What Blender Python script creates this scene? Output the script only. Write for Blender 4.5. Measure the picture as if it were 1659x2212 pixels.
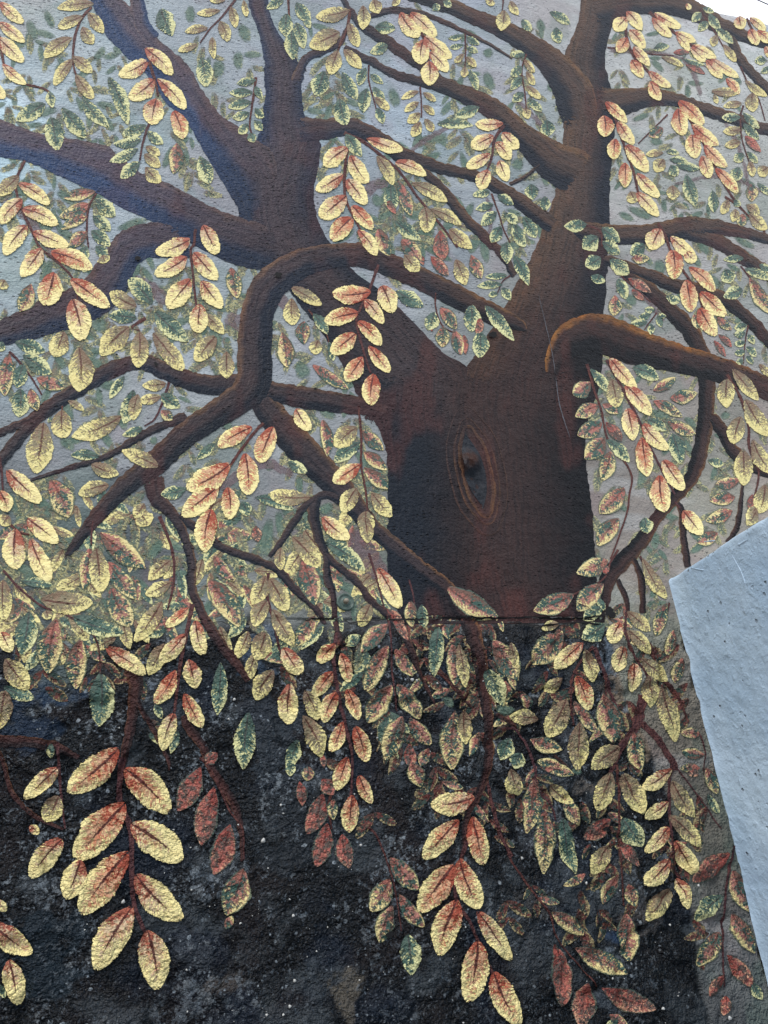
import bpy, math, random
import numpy as np
from mathutils import Matrix, Vector

# ------------------------------------------------------------------ camera, sky, sun, exposure
scene = bpy.context.scene
for o in list(bpy.data.objects):
    bpy.data.objects.remove(o)
D = 1.6                 # metres from the lens to the painted wall
CAMZ = 1.5
# wall axes seen from the camera (camera x right, y down, z forward)
Hx = np.array([.952, .0366, .304]); Hx /= np.linalg.norm(Hx)
Up = np.array([-.0977, -.905, .415]); Up -= Hx * Up.dot(Hx); Up /= np.linalg.norm(Up)
In = np.cross(Up, Hx); In = In if In[2] > 0 else -In
FOC = 1900.0
cam_d = bpy.data.cameras.new('camera')
cam = bpy.data.objects.new('camera', cam_d)
scene.collection.objects.link(cam)
# world = [x along wall, y into wall, z up]; rows of R turn camera vectors into world vectors
R = np.array([Hx, In, Up])
cx, cy, cz = R[:, 0], R[:, 1], R[:, 2]
M = Matrix(((cx[0], -cy[0], -cz[0], 0), (cx[1], -cy[1], -cz[1], -D), (cx[2], -cy[2], -cz[2], CAMZ), (0, 0, 0, 1)))
cam.matrix_world = M
cam_d.sensor_fit = 'VERTICAL'
cam_d.sensor_height = 36.0
cam_d.lens = 36.0 * FOC / 2212.0
cam_d.clip_start = 0.02
cam_d.clip_end = 2000
scene.camera = cam

world = bpy.data.worlds.new('World'); scene.world = world
world.use_nodes = True
wn = world.node_tree; wn.nodes.clear()
SUN_EL, SUN_AZ = math.radians(50), math.radians(205)
sky = wn.nodes.new('ShaderNodeTexSky'); sky.sky_type = 'NISHITA'; sky.sun_disc = False
sky.sun_elevation = SUN_EL; sky.sun_rotation = SUN_AZ
sky.air_density = 1.0; sky.dust_density = 3.0; sky.ozone_density = 1.0
cloud = wn.nodes.new('ShaderNodeMix'); cloud.data_type = 'RGBA'
cloud.inputs[0].default_value = 0.72
cloud.inputs[7].default_value = (15.0, 15.6, 16.6, 1)     # even high overcast
wn.links.new(sky.outputs[0], cloud.inputs[6])
bg = wn.nodes.new('ShaderNodeBackground'); bg.inputs[1].default_value = 0.115
wo = wn.nodes.new('ShaderNodeOutputWorld')
wn.links.new(cloud.outputs[2], bg.inputs[0]); wn.links.new(bg.outputs[0], wo.inputs[0])
sl = bpy.data.lights.new('sun', 'SUN'); sl.energy = 1.5; sl.angle = math.radians(14); sl.color = (1, .97, .92)
so = bpy.data.objects.new('sun', sl); scene.collection.objects.link(so)
sd = Vector((-0.38, -0.42, 0.85))           # from above, in front and a little left of the wall
so.rotation_euler = sd.to_track_quat('Z', 'Y').to_euler()
sky.sun_elevation = math.asin(sd.normalized().z); sky.sun_rotation = math.atan2(sd.x, sd.y)
scene.view_settings.view_transform = 'Standard'
scene.view_settings.look = 'None'
scene.view_settings.exposure = 0.14
scene.view_settings.gamma = 1.0
scene.view_settings.use_curve_mapping = False
scene.cycles.transparent_max_bounces = 24

rnd = random.Random(7)
rng = np.random.default_rng(11)
COL = scene.collection

# ------------------------------------------------------------------ wall coordinates of a traced point
def P(px, py):
    """traced point of the painting -> (x, z) on the wall plane, metres"""
    px = np.asarray(px, float); py = np.asarray(py, float)
    v0, v1, v2 = px - 829.5, py - 1106.0, FOC
    h = v0 * Hx[0] + v1 * Hx[1] + v2 * Hx[2]
    u = v0 * Up[0] + v1 * Up[1] + v2 * Up[2]
    n = v0 * In[0] + v1 * In[1] + v2 * In[2]
    return D * h / n, CAMZ + D * u / n

def W2P(x, z):
    """inverse of P for the wall plane (used to look up traced colour areas)"""
    zz = z - CAMZ
    a = x * Hx[0] + D * In[0] + zz * Up[0]
    b = x * Hx[1] + D * In[1] + zz * Up[1]
    c = x * Hx[2] + D * In[2] + zz * Up[2]
    return a / c * FOC + 829.5, b / c * FOC + 1106.0

# ------------------------------------------------------------------ numpy noise
_lat = rng.random((256, 256))
def vnoise(x, y, s=0):
    x = np.asarray(x, float) + s * 17.31; y = np.asarray(y, float) + s * 9.73
    xi = np.floor(x).astype(int); yi = np.floor(y).astype(int)
    fx = x - xi; fy = y - yi
    fx = fx * fx * (3 - 2 * fx); fy = fy * fy * (3 - 2 * fy)
    g = lambda a, b: _lat[(a) & 255, (b) & 255]
    return (g(xi, yi) * (1 - fx) + g(xi + 1, yi) * fx) * (1 - fy) + (g(xi, yi + 1) * (1 - fx) + g(xi + 1, yi + 1) * fx) * fy
def fbm(x, y, o=4, s=0):
    t = 0; a = .5; n = 0
    for k in range(o):
        t = t + a * vnoise(x * 2 ** k, y * 2 ** k, s + k * 3); n += a; a *= .5
    return t / n
def sstep(a, b, x):
    t = np.clip((x - a) / (b - a), 0, 1); return t * t * (3 - 2 * t)
def lin(c):
    c = np.asarray(c, float) / 255.0
    return np.where(c <= .04045, c / 12.92, ((c + .055) / 1.055) ** 2.4)

ZJ = float(P(1000, 1336)[1])         # height of the horizontal joint in the plaster
ZTOP = float(P(1550, 26)[1])
XP, ZP = [float(a) for a in P(1444, 1243)]   # corner where the grey side wall meets the mural

# right border of the black painted base
_bx, _bz = P(np.array([1305, 1330, 1352, 1400, 1440, 1478, 1495, 1525, 1560]), np.array([1340, 1440, 1530, 1610, 1700, 1880, 1975, 2212, 2500]))
def dark_mask(x, z):
    px, py = W2P(x, z)
    n = fbm(x * 9, z * 9, 4, 5) - .5
    top = 1345 - 26 * sstep(760, 860, px) + 70 * sstep(700, 0, px) + 30 * np.sin(px / 90.)* sstep(650,300,px)
    a = sstep(-25, 40, py - top + n * 90 * (1 + 1.2 * sstep(650, 400, px)))
    xb = np.interp(-z, -_bz, _bx)
    b = sstep(-.006, .006, xb - x + n * .03)
    return a * b

def relief(x, z):
    """how far the plaster stands out (metres), same for the wall and the paint on it"""
    dm = sstep(.02, -.08, z - ZJ)
    d = (fbm(x * 6, z * 6, 3, 1) - .5) * .006
    d += (fbm(x * 24, z * 24, 2, 2) - .5) * (.0016 + .0105 * dm)
    rid = np.abs(fbm(x * 13, z * 11, 3, 8) - .5) * 2
    d -= sstep(.16, 0, rid) * .008 * dm * sstep(.45, .6, fbm(x * 3, z * 3, 2, 4))
    # the joint
    zj = ZJ + (fbm(x * 5, x * 0, 3, 3) - .5) * .014
    strength = sstep(.20, .42, x) * sstep(1.06, 1.02, x) * sstep(.2, .55, fbm(x * 7, x * 0 + 3, 2, 6)+.15)
    d -= np.exp(-((z - zj) / .0022) ** 2) * .005 * strength
    d -= sstep(.52, .7, fbm(x * 30, z * 60, 3, 7)) * sstep(.03, .0, np.abs(z - zj + .012)) * .004 * strength
    # carved knot
    return d

# ------------------------------------------------------------------ background colours of the painting
CP = [(0,30,135,145,150),(100,150,135,150,160),(30,240,170,195,210),(20,360,152,178,192),(200,250,132,147,157),(350,280,132,147,157),
(150,400,135,150,165),(450,380,120,130,140),(450,100,135,145,155),(700,200,135,150,165),(900,250,140,155,170),(1100,150,140,148,158),
(1000,20,140,150,165),(1180,60,150,155,160),(1400,60,160,165,170),(1600,60,178,184,190),(1450,170,160,165,165),(1400,320,150,155,158),
(1600,400,145,150,150),(1400,450,150,152,155),(1600,620,140,142,145),(1380,650,125,128,130),(1450,900,122,120,118),(1580,950,127,122,120),
(1560,1100,140,134,128),(1400,1150,118,114,112),(1330,1000,108,105,103),(1400,1300,122,118,112),(850,450,112,122,132),(950,500,118,128,138),
(1050,400,124,134,144),(1060,560,125,130,135),(850,620,135,145,155),(960,700,112,118,122),(650,700,130,137,147),(400,620,132,142,152),
(300,700,142,157,167),(100,600,136,150,157),(450,720,132,142,152),(100,780,126,141,151),(300,880,128,135,142),(100,970,116,123,130),
(250,930,126,132,140),(450,950,114,120,125),(650,900,124,130,136),(620,1050,114,120,125),(500,1100,100,106,110),(230,1120,78,86,93),
(400,1250,84,90,95),(620,1280,112,117,117),(740,1180,92,92,92),(650,1340,95,100,100),(100,1300,66,74,78),(300,1320,58,66,71),(50,1080,72,78,83),
(200,1220,60,68,74),(1440,1400,122,120,114),(1480,1600,104,101,95),(1520,1800,88,88,84),(1530,1950,84,86,86),(1590,2080,92,97,100),(1560,2180,74,78,82)]
CP = np.array(CP, float)
def paint_bg(x, z):
    px, py = W2P(x, z)
    wx = px + (fbm(x * 4, z * 4, 2, 21) - .5) * 90; wy = py + (fbm(x * 4, z * 4, 2, 22) - .5) * 90
    col = np.zeros(x.shape + (3,)); ws = np.zeros(x.shape)
    L = lin(CP[:, 2:5])
    for i in range(len(CP)):
        d2 = (wx - CP[i, 0]) ** 2 + (wy - CP[i, 1]) ** 2
        w = 1 / (d2 + 45 ** 2) ** 2
        col += w[..., None] * L[i]; ws += w
    col /= ws[..., None]
    # washes of violet, green and pale grey in broad brush marks
    n1 = fbm(x * 7, z * 7 + x * 3, 4, 31); n2 = fbm(x * 9, z * 8 - x * 4, 4, 32); n3 = fbm(x * 5, z * 22, 3, 33)
    viol = lin((132, 110, 118)); grn = lin((92, 118, 108)); pale = lin((176, 184, 190))
    m = (sstep(.53, .68, n1) * .38)[..., None]; col = col * (1 - m) + (viol * .5 + col * .45) * m
    m = (sstep(.52, .66, n2) * .38)[..., None]; col = col * (1 - m) + (grn * .6 + col * .3) * m
    m = (sstep(.55, .75, n3) * .22)[..., None]; col = col * (1 - m) + pale * m
    # black base with blue, brown and grey patches
    dk = dark_mask(x, z)
    b1 = fbm(x * 11, z * 11, 4, 41); b2 = fbm(x * 8, z * 8, 4, 42); b3 = fbm(x * 16, z * 16, 4, 43); b4 = fbm(x * 45, z * 45, 3, 44)
    base = np.zeros_like(col) + lin((13, 16, 20))
    m = (sstep(.58, .78, b1) * .28)[..., None]; base = base * (1 - m) + lin((38, 54, 76)) * m
    m = (sstep(.56, .74, b2) * .4)[..., None]; base = base * (1 - m) + lin((46, 38, 38)) * m
    m = (sstep(.56, .74, b3) * .45)[..., None]; base = base * (1 - m) + lin((84, 92, 98)) * m
    for (qx, qy, rx, ry, c) in BLOBS:
        dd = ((px - qx) / rx) ** 2 + ((py - qy) / ry) ** 2
        m = (sstep(1.2, .7, dd + (b3 - .5) * 3.2 + (b4 - .5) * 5) * .75)[..., None]
        base = base * (1 - m) + lin(c) * m
    return col * (1 - dk[..., None]) + base * dk[..., None], dk
BLOBS = [(95, 1470, 90, 60, (46, 68, 92)), (60, 1560, 70, 60, (38, 56, 78)), (575, 1405, 60, 42, (74, 92, 112)), (1312, 1425, 24, 36, (112, 126, 140)),
         (1340, 1495, 34, 52, (150, 134, 116)), (1362, 1500, 14, 40, (120, 132, 146)), (1400, 1600, 30, 32, (150, 132, 112)), (742, 2140, 34, 50, (104, 98, 88)), (600, 1600, 60, 80, (58, 66, 74)),
         (1230, 1570, 40, 50, (64, 68, 74)), (1262, 1640+60, 20, 15, (110,104,98)),(1180, 1740, 50, 70, (70, 74, 80)),
         (500, 2120, 40, 30, (80, 74, 70)), (350, 1520, 50, 60, (52, 60, 68)), (1240, 1480, 50, 40, (60, 64, 66)), (1370, 1975, 50, 30, (84, 80, 78)), (1310, 2020, 30, 30, (48, 70, 98)), (420, 2050, 30, 40, (60, 66, 74)),
         (1150, 1950, 60, 40, (66, 66, 66)), (1360, 1900, 30, 60, (80, 82, 84)), (640, 1780, 120, 70, (44, 50, 56)), (560, 1520, 50, 40, (50, 56, 64)), (1300, 2160, 40, 30, (80, 88, 96)), (90, 2060, 70, 80, (30, 44, 54))]

# ------------------------------------------------------------------ node helpers
class NT:
    def __init__(s, name):
        s.m = bpy.data.materials.new(name); s.m.use_nodes = True
        s.t = s.m.node_tree; s.t.nodes.clear()
        s.out = s.t.nodes.new('ShaderNodeOutputMaterial')
        s.geo = s.t.nodes.new('ShaderNodeNewGeometry')
    def n(s, typ, **kw):
        x = s.t.nodes.new(typ)
        for k, v in kw.items(): setattr(x, k, v)
        return x
    def put(s, sock, v):
        if isinstance(v, bpy.types.NodeSocket): s.t.links.new(v, sock)
        elif isinstance(v, (tuple, list, np.ndarray)):
            v = [float(a) for a in v]
            sock.default_value = v + [1.0] if (len(v) == 3 and len(sock.default_value) == 4) else v
        else: sock.default_value = v
    def math(s, op, a, b=None, c=None, clamp=False):
        x = s.n('ShaderNodeMath', operation=op); x.use_clamp = clamp
        s.put(x.inputs[0], a)
        if b is not None: s.put(x.inputs[1], b)
        if c is not None: s.put(x.inputs[2], c)
        return x.outputs[0]
    def add(s, a, b): return s.math('ADD', a, b)
    def sub(s, a, b): return s.math('SUBTRACT', a, b)
    def mul(s, a, b): return s.math('MULTIPLY', a, b)
    def ss(s, v, a, b, lo=0., hi=1.):
        x = s.n('ShaderNodeMapRange', interpolation_type='SMOOTHSTEP')
        s.put(x.inputs[0], v); s.put(x.inputs[1], a); s.put(x.inputs[2], b); s.put(x.inputs[3], lo); s.put(x.inputs[4], hi)
        return x.outputs[0]
    def mix(s, f, a, b, mode='MIX'):
        x = s.n('ShaderNodeMix', data_type='RGBA', blend_type=mode)
        s.put(x.inputs[0], f); s.put(x.inputs[6], a); s.put(x.inputs[7], b)
        return x.outputs[2]
    def noise(s, vec, scale, detail=3, rough=.55, dist=0., color=False):
        x = s.n('ShaderNodeTexNoise'); x.inputs['Scale'].default_value = scale; x.inputs['Detail'].default_value = detail
        x.inputs['Roughness'].default_value = rough; x.inputs['Distortion'].default_value = dist
        if vec is not None: s.put(x.inputs['Vector'], vec)
        return x.outputs['Color' if color else 'Fac']
    def voro(s, vec, scale, rand=1.0):
        x = s.n('ShaderNodeTexVoronoi'); x.inputs['Scale'].default_value = scale; x.inputs['Randomness'].default_value = rand
        s.put(x.inputs['Vector'], vec); return x
    def vmap(s, vec, scale=(1, 1, 1), rot=(0, 0, 0), loc=(0, 0, 0)):
        x = s.n('ShaderNodeMapping'); s.put(x.inputs[0], vec); x.inputs['Scale'].default_value = scale
        x.inputs['Rotation'].default_value = rot; x.inputs['Location'].default_value = loc; return x.outputs[0]
    def xyz(s, a, b, c):
        x = s.n('ShaderNodeCombineXYZ'); s.put(x.inputs[0], a); s.put(x.inputs[1], b); s.put(x.inputs[2], c); return x.outputs[0]
    def sep(s, v):
        x = s.n('ShaderNodeSeparateXYZ'); s.put(x.inputs[0], v); return x.outputs
    def attr(s, name): return s.n('ShaderNodeAttribute', attribute_name=name)
    def stucco(s, dark):
        """height field of the plaster grain, the same on the wall and on the paint over it (metres)"""
        p = s.geo.outputs['Position']
        z = s.sep(p)[2]
        low = s.ss(z, ZJ + .02, ZJ - .08)
        h = s.mul(s.sub(s.noise(p, 60, 3, .6), .5), s.add(.0042, s.mul(low, .0165)))
        h = s.add(h, s.mul(s.mul(s.noise(p, 24, 2, .5), low), .016))
        h2 = s.mul(s.sub(s.noise(p, 200, 2, .6), .5), s.add(.0024, s.mul(low, .0075)))
        h = s.add(h, h2)
        hi_ = s.ss(z, ZJ + .3, ZJ + 1.0)
        hp = s.vmap(p, (55, 55, 230), (0, math.radians(6), 0))
        h = s.add(h, s.mul(s.mul(s.noise(hp, 1, 2, .6), hi_), .0024))
        vo = s.voro(s.vmap(p, (1, 1, 1.9), (0, math.radians(8), 0)), 75)
        vc = s.sep(vo.outputs['Color'])[0]
        big = s.noise(p, 4, 1)
        pit = s.mul(s.ss(vo.outputs['Distance'], .34, .10), s.ss(s.add(vc, s.add(s.mul(s.sub(big, .5), 1.6), s.mul(hi_, .22))), .84, .92))
        h = s.sub(h, s.mul(pit, .003))
        return h, pit
    def finish(s, col, h, rough=.5, spec=.5, alpha=None, strength=1.0, dist=1.0):
        b = s.n('ShaderNodeBsdfPrincipled')
        s.put(b.inputs['Base Color'], col); s.put(b.inputs['Roughness'], rough); s.put(b.inputs['Specular IOR Level'], spec)
        if h is not None:
            bp = s.n('ShaderNodeBump'); bp.inputs['Strength'].default_value = strength; bp.inputs['Distance'].default_value = dist
            s.put(bp.inputs['Height'], h); s.put(b.inputs['Normal'], bp.outputs[0])
        if alpha is not None:
            tr = s.n('ShaderNodeBsdfTransparent'); mx = s.n('ShaderNodeMixShader')
            s.put(mx.inputs[0], alpha); s.put(mx.inputs[1], tr.outputs[0]); s.put(mx.inputs[2], b.outputs[0])
            s.put(s.out.inputs[0], mx.outputs[0])
        else: s.put(s.out.inputs[0], b.outputs[0])
        return s.m

# ------------------------------------------------------------------ materials
KA = 0.92      # painted sRGB tone -> base colour
def mat_wall():
    s = NT('painted_plaster')
    col = s.attr('Col').outputs['Color']; dk = s.attr('dark').outputs['Fac']
    p = s.geo.outputs['Position']
    h, pit = s.stucco(dk)
    c = s.mix(s.ss(s.noise(p, 34, 4, .65), .35, .7, 0, .22), col, s.mix(1, col, (.55, .58, .62), 'MULTIPLY'))
    br = s.noise(s.vmap(p, (18, 18, 90), (0, .5, 0)), 1, 4, .6)
    c = s.mix(s.ss(br, .52, .70, 0, .45), c, s.mix(1, c, (1.4, 1.4, 1.38), 'MULTIPLY'))
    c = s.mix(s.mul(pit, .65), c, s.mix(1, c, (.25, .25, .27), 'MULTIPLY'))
    # chipped pale flecks and stones of the aggregate in the black base
    pd = s.n('ShaderNodeVectorMath', operation='MULTIPLY_ADD'); s.put(pd.inputs[0], s.noise(p, 170, 2, .6, color=True)); pd.inputs[1].default_value = (.006,) * 3; s.put(pd.inputs[2], p); pd = pd.outputs[0]
    vo = s.voro(pd, 130); vo2 = s.voro(pd, 60)
    big = s.noise(p, 9, 4, .65)
    f1 = s.mul(s.ss(vo.outputs['Distance'], .34, .16), s.ss(s.add(s.sep(vo.outputs['Color'])[0], s.mul(s.sub(big, .5), 1.4)), .86, .96))
    f2 = s.mul(s.ss(vo2.outputs['Distance'], .26, .17), s.ss(s.sep(vo2.outputs['Color'])[1], .965, .975))
    fl = s.mul(s.ss(s.add(s.noise(p, 75, 5, .8), s.mul(s.sub(big, .5), .6)), .545, .65), s.ss(s.sep(p)[2], ZJ - .75, ZJ - .25, .45, 1.))
    fleck = s.mul(s.math('MAXIMUM', s.math('MAXIMUM', f1, f2), s.mul(fl, .8)), dk)
    fc = s.mix(s.noise(p, 40, 1), (.15, .215, .29), (.40, .42, .42))
    c = s.mix(s.mul(fleck, .8), c, fc)
    grain = s.noise(p, 300, 2, .6)
    c = s.mix(s.mul(dk, s.ss(grain, .5, .75, 0, .6)), c, (.04, .056, .078))
    c = s.mix(1, c, s.mix(dk, (1.40, 1.34, 1.26), (.85, .85, .85)), 'MULTIPLY')
    return s.finish(c, h, s.ss(dk, 0, 1, .45, .33), s.ss(dk, 0, 1, .16, .17))

def mat_wood():
    s = NT('bark_paint')
    col = s.attr('Col').outputs['Color']
    uv = s.n('ShaderNodeUVMap', uv_map='muv').outputs[0]
    p = s.geo.outputs['Position']
    h, pit = s.stucco(None)
    st = s.noise(s.vmap(uv, (14, 150, 1)), 1, 4, .65)
    c = s.mix(s.ss(st, .45, .68, 0, .7), col, s.mix(1, col, (1.5, 1.36, 1.28), 'MULTIPLY'))
    c = s.mix(s.ss(st, .50, .30, 0, .8), c, s.mix(1, col, (.40, .48, .60), 'MULTIPLY'))
    bl = s.noise(p, 16, 4, .65)
    c = s.mix(s.ss(bl, .5, .72, 0, .4), c, s.mix(1, c, (1.2, .92, .88), 'MULTIPLY'))
    c = s.mix(s.ss(bl, .5, .3, 0, .4), c, s.mix(1, c, (.68, .8, .95), 'MULTIPLY'))
    c = s.mix(s.mul(pit, .7), c, (.006, .006, .008))
    h = s.add(h, s.mul(st, .0016))
    c = s.mix(1, c, (.88, .88, .90), 'MULTIPLY')
    fade = s.attr('fade').outputs['Fac']
    a = s.ss(s.add(fade, s.mul(s.sub(s.noise(p, 90, 3, .65), .5), 1.3)), .42, .46)
    return s.finish(c, h, .45, .14, a)

def mat_twig():
    s = NT('twig_paint')
    uv = s.n('ShaderNodeUVMap', uv_map='muv').outputs[0]
    h, pit = s.stucco(None)
    r = s.n('ShaderNodeObjectInfo').outputs['Random']
    n = s.noise(s.vmap(uv, (60, 500, 1)), 1, 3)
    c = s.mix(s.ss(n, .35, .65), lin((62, 36, 38)) * KA, lin((104, 62, 52)) * KA)
    c = s.mix(s.mul(r, .5), c, lin((72, 50, 60)) * KA)
    fade = s.attr('fade').outputs['Fac']
    a = s.ss(s.add(fade, s.mul(s.sub(s.noise(s.geo.outputs['Position'], 260, 3, .6), .5), .7)), .30, .42)
    return s.finish(c, h, .5, .15, a)

def mat_leaf(kind, base, mid, dab, red, vein, edge_w, tip_w, dab_thr, red_amt, vein_amt, soft=.10, alpha_max=1.0, rag=.30, rim=None, side=.35, grain=1.0, midside=0.):
    s = NT('leaf_paint_' + kind)
    nuv = s.sep(s.n('ShaderNodeUVMap', uv_map='nuv').outputs[0])
    muv = s.sep(s.n('ShaderNodeUVMap', uv_map='muv').outputs[0])
    u, v = nuv[0], nuv[1]
    r = s.attr('rnd').outputs['Fac']
    r2 = s.math('FRACT', s.mul(r, 17.37)); r3 = s.math('FRACT', s.mul(r, 53.71))
    av = s.math('ABSOLUTE', v); am = s.math('ABSOLUTE', muv[1])
    p = s.geo.outputs['Position']
    # short dabs running out and forward from the vein
    sc = s.xyz(s.mul(s.sub(muv[0], s.mul(am, .75)), 300), s.mul(muv[1], 75), s.mul(r, 91))
    n1 = s.noise(sc, 1, 3, .6, .4)
    sc2 = s.xyz(s.mul(muv[0], 60), s.mul(muv[1], 60), s.mul(r, 37))
    n2 = s.noise(sc2, 1, 4, .6)
    sgn = s.mul(v, s.mul(s.sub(r2, .5), 2))
    n3 = s.noise(p, 230, 2, .6)
    c = s.mix(s.ss(s.add(n2, s.add(s.mul(sgn, midside), s.mul(s.sub(n3, .5), .5))), .42, .60), base, mid)
    # red glaze at the base and along one side
    rm = s.add(s.mul(s.math('POWER', s.sub(1, u), 1.5), .80), s.add(s.mul(sgn, -side), s.mul(s.sub(n2, .5), 1.4)))
    rm = s.add(rm, s.add(s.mul(s.sub(n1, .5), .9), s.mul(s.sub(n3, .5), 1.0)))
    c = s.mix(s.mul(s.ss(rm, .42, .62), red_amt), c, red)
    # cream dabs on the rim and tip
    e = s.add(s.mul(s.mul(s.math('POWER', av, 1.4), s.ss(u, 0., .6, .25, 1.)), edge_w), s.mul(s.math('POWER', u, 1.3), tip_w))
    e = s.add(e, s.add(s.mul(sgn, side), s.add(s.mul(s.sub(n1, .5), 2.3), s.mul(s.sub(n3, .5), 1.9 * grain))))
    e = s.add(e, s.mul(s.sub(r3, .5), .30))
    ym = s.ss(e, dab_thr - soft, dab_thr + soft)
    dabc = s.mix(s.ss(n2, .35, .7), dab, np.array(dab) * np.array([.90, .86, .80]))
    c2 = s.mix(ym, c, dabc)
    if rim is not None:
        rmk = s.ss(s.add(av, s.mul(s.sub(n1, .5), .35)), .80, .90)
        c2 = s.mix(s.mul(rmk, .85), c2, rim)
    # vein
    vw = s.mul(s.ss(u, .02, .82, 1.0, .25), .12)
    wob = s.mul(s.sub(s.noise(sc2, 2.5, 2), .5), .22)
    vm = s.mul(s.ss(s.sub(s.math('ABSOLUTE', s.add(v, wob)), vw), .04, -.02), s.ss(s.add(u, s.mul(s.sub(n1, .5), .8)), .84, .66))
    c2 = s.mix(s.mul(vm, vein_amt), c2, vein)
    h, pit = s.stucco(None)
    c2 = s.mix(s.mul(pit, .6), c2, s.mix(1, c2, (.3, .28, .3), 'MULTIPLY'))
    h = s.add(h, s.add(s.mul(ym, .0007), s.mul(n1, .0014)))
    edge = s.math('MAXIMUM', av, s.math('ABSOLUTE', s.sub(s.mul(u, 2), 1)))
    ea = s.add(s.sub(1, edge), s.mul(s.sub(n1, .56), rag))
    if soft > .2: a = s.mul(s.ss(s.add(ea, s.mul(s.sub(n2, .5), .4)), 0., .55), alpha_max)
    else: a = s.ss(ea, -.005, .025) if alpha_max >= 1 else s.mul(s.ss(ea, -.02, .08), alpha_max)
    return s.finish(c2, h, .45, .2, a, 1.0)

def mat_pier():
    s = NT('grey_masonry_paint')
    p = s.geo.outputs['Position']
    c = s.mix(s.ss(s.noise(p, 5, 4), .3, .7), lin((154, 177, 198)), lin((174, 194, 211)))
    h = s.mul(s.sub(s.noise(p, 34, 4, .6), .5), .0048)
    h = s.add(h, s.mul(s.ss(s.noise(p, 70, 2, .5), .50, .85), .0013))
    h = s.add(h, s.mul(s.sub(s.noise(p, 300, 2, .6), .5), .0005))
    vo = s.voro(p, 42)
    pit = s.mul(s.ss(s.add(vo.outputs['Distance'], s.mul(s.noise(p, 150, 2), .12)), .24, .14), s.ss(s.sep(vo.outputs['Color'])[0], .90, .92))
    h = s.sub(h, s.mul(pit, .005))
    vo2 = s.voro(p, 60)
    pit2 = s.mul(s.ss(vo2.outputs['Distance'], .22, .12), s.ss(s.sep(vo2.outputs['Color'])[0], .94, .95))
    c = s.mix(s.mul(pit, .5), c, (.08, .09, .11)); c = s.mix(s.mul(pit2, .9), c, (.03, .035, .04))
    yl = s.voro(p, 9)
    ye = s.mul(s.ss(s.add(yl.outputs['Distance'], s.mul(s.noise(p, 120, 2), .2)), .20, .16), s.ss(s.sep(yl.outputs['Color'])[1], .9, .91))
    c = s.mix(s.mul(ye, .55), c, (.5, .4, .2))
    return s.finish(c, h, .38, .5)

def mat_plain(name, col, rough=.6, nscale=60, bump=.002, var=.6):
    s = NT(name); p = s.geo.outputs['Position']
    n = s.noise(p, nscale, 4, .6)
    c = s.mix(s.ss(n, .35, .7), np.array(col) * var, col)
    return s.finish(c, s.mul(n, bump), rough, .4)

YEL = lin((244, 229, 164)) ; CRM = lin((214, 214, 160)); 
GRN = lin((62, 88, 80)); GRN2 = lin((96, 122, 108)); PNK = lin((190, 116, 102)); RED = lin((150, 66, 50)); VN = lin((84, 42, 40)); BEI = lin((200, 172, 138))
MATS = {}
def make_mats():
    MATS['wall'] = mat_wall(); MATS['wood'] = mat_wood(); MATS['twig'] = mat_twig(); MATS['pier'] = mat_pier()
    MATS['Y'] = mat_leaf('cream', lin((206, 180, 146)), lin((206, 156, 122)), YEL, lin((152, 76, 62)), VN, .60, 1.0, .55, .9, .95, grain=.6, rag=.45)
    MATS['R'] = mat_leaf('rust', lin((204, 160, 126)), lin((200, 128, 96)), YEL, RED, VN, .72, .85, .70, .9, .95, grain=.8, rag=.4)
    MATS['O'] = mat_leaf('olive', lin((132, 122, 98)), lin((160, 140, 110)), lin((228, 216, 150)), lin((104, 78, 66)), VN, .50, 1.05, .72, .65, .8, soft=.17, rag=.5)
    MATS['G'] = mat_leaf('green', GRN, GRN2, CRM, lin((64, 66, 62)), lin((70, 52, 56)), .75, .65, .66, .4, .55, soft=.14, rag=.6, grain=1.1, side=.6)
    MATS['P'] = mat_leaf('pink_green', GRN, lin((172, 118, 106)), lin((222, 206, 148)), RED, VN, .75, .45, .64, .38, .6, rim=GRN, rag=.4, grain=1.0, midside=.3, side=.6)
    MATS['M'] = mat_leaf('maroon', lin((92, 80, 74)), lin((176, 104, 92)), lin((214, 164, 134)), lin((134, 52, 46)), VN, .45, .25, .64, .6, .6, rim=GRN, rag=.4, grain=1.3, midside=.12)
    MATS['E'] = mat_leaf('faded', lin((98, 112, 98)), lin((128, 128, 108)), lin((190, 186, 140)), lin((124, 92, 84)), lin((92, 72, 72)), .7, .7, .66, .4, .45, soft=.24, alpha_max=.85, rag=.8, grain=1.2, side=.5)
    MATS['S'] = mat_leaf('shaded', lin((48, 66, 60)), lin((112, 66, 60)), lin((164, 150, 112)), lin((96, 44, 40)), lin((62, 34, 34)), .75, .4, .74, .5, .6, soft=.16, alpha_max=.92, rag=.7, grain=1.1, side=.6, midside=.3)
    MATS['D'] = mat_leaf('dim', GRN2 * .95, lin((118, 136, 120)), lin((196, 202, 150)), GRN, GRN, .50, .40, .92, .5, .3, soft=.25, alpha_max=.74)

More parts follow.
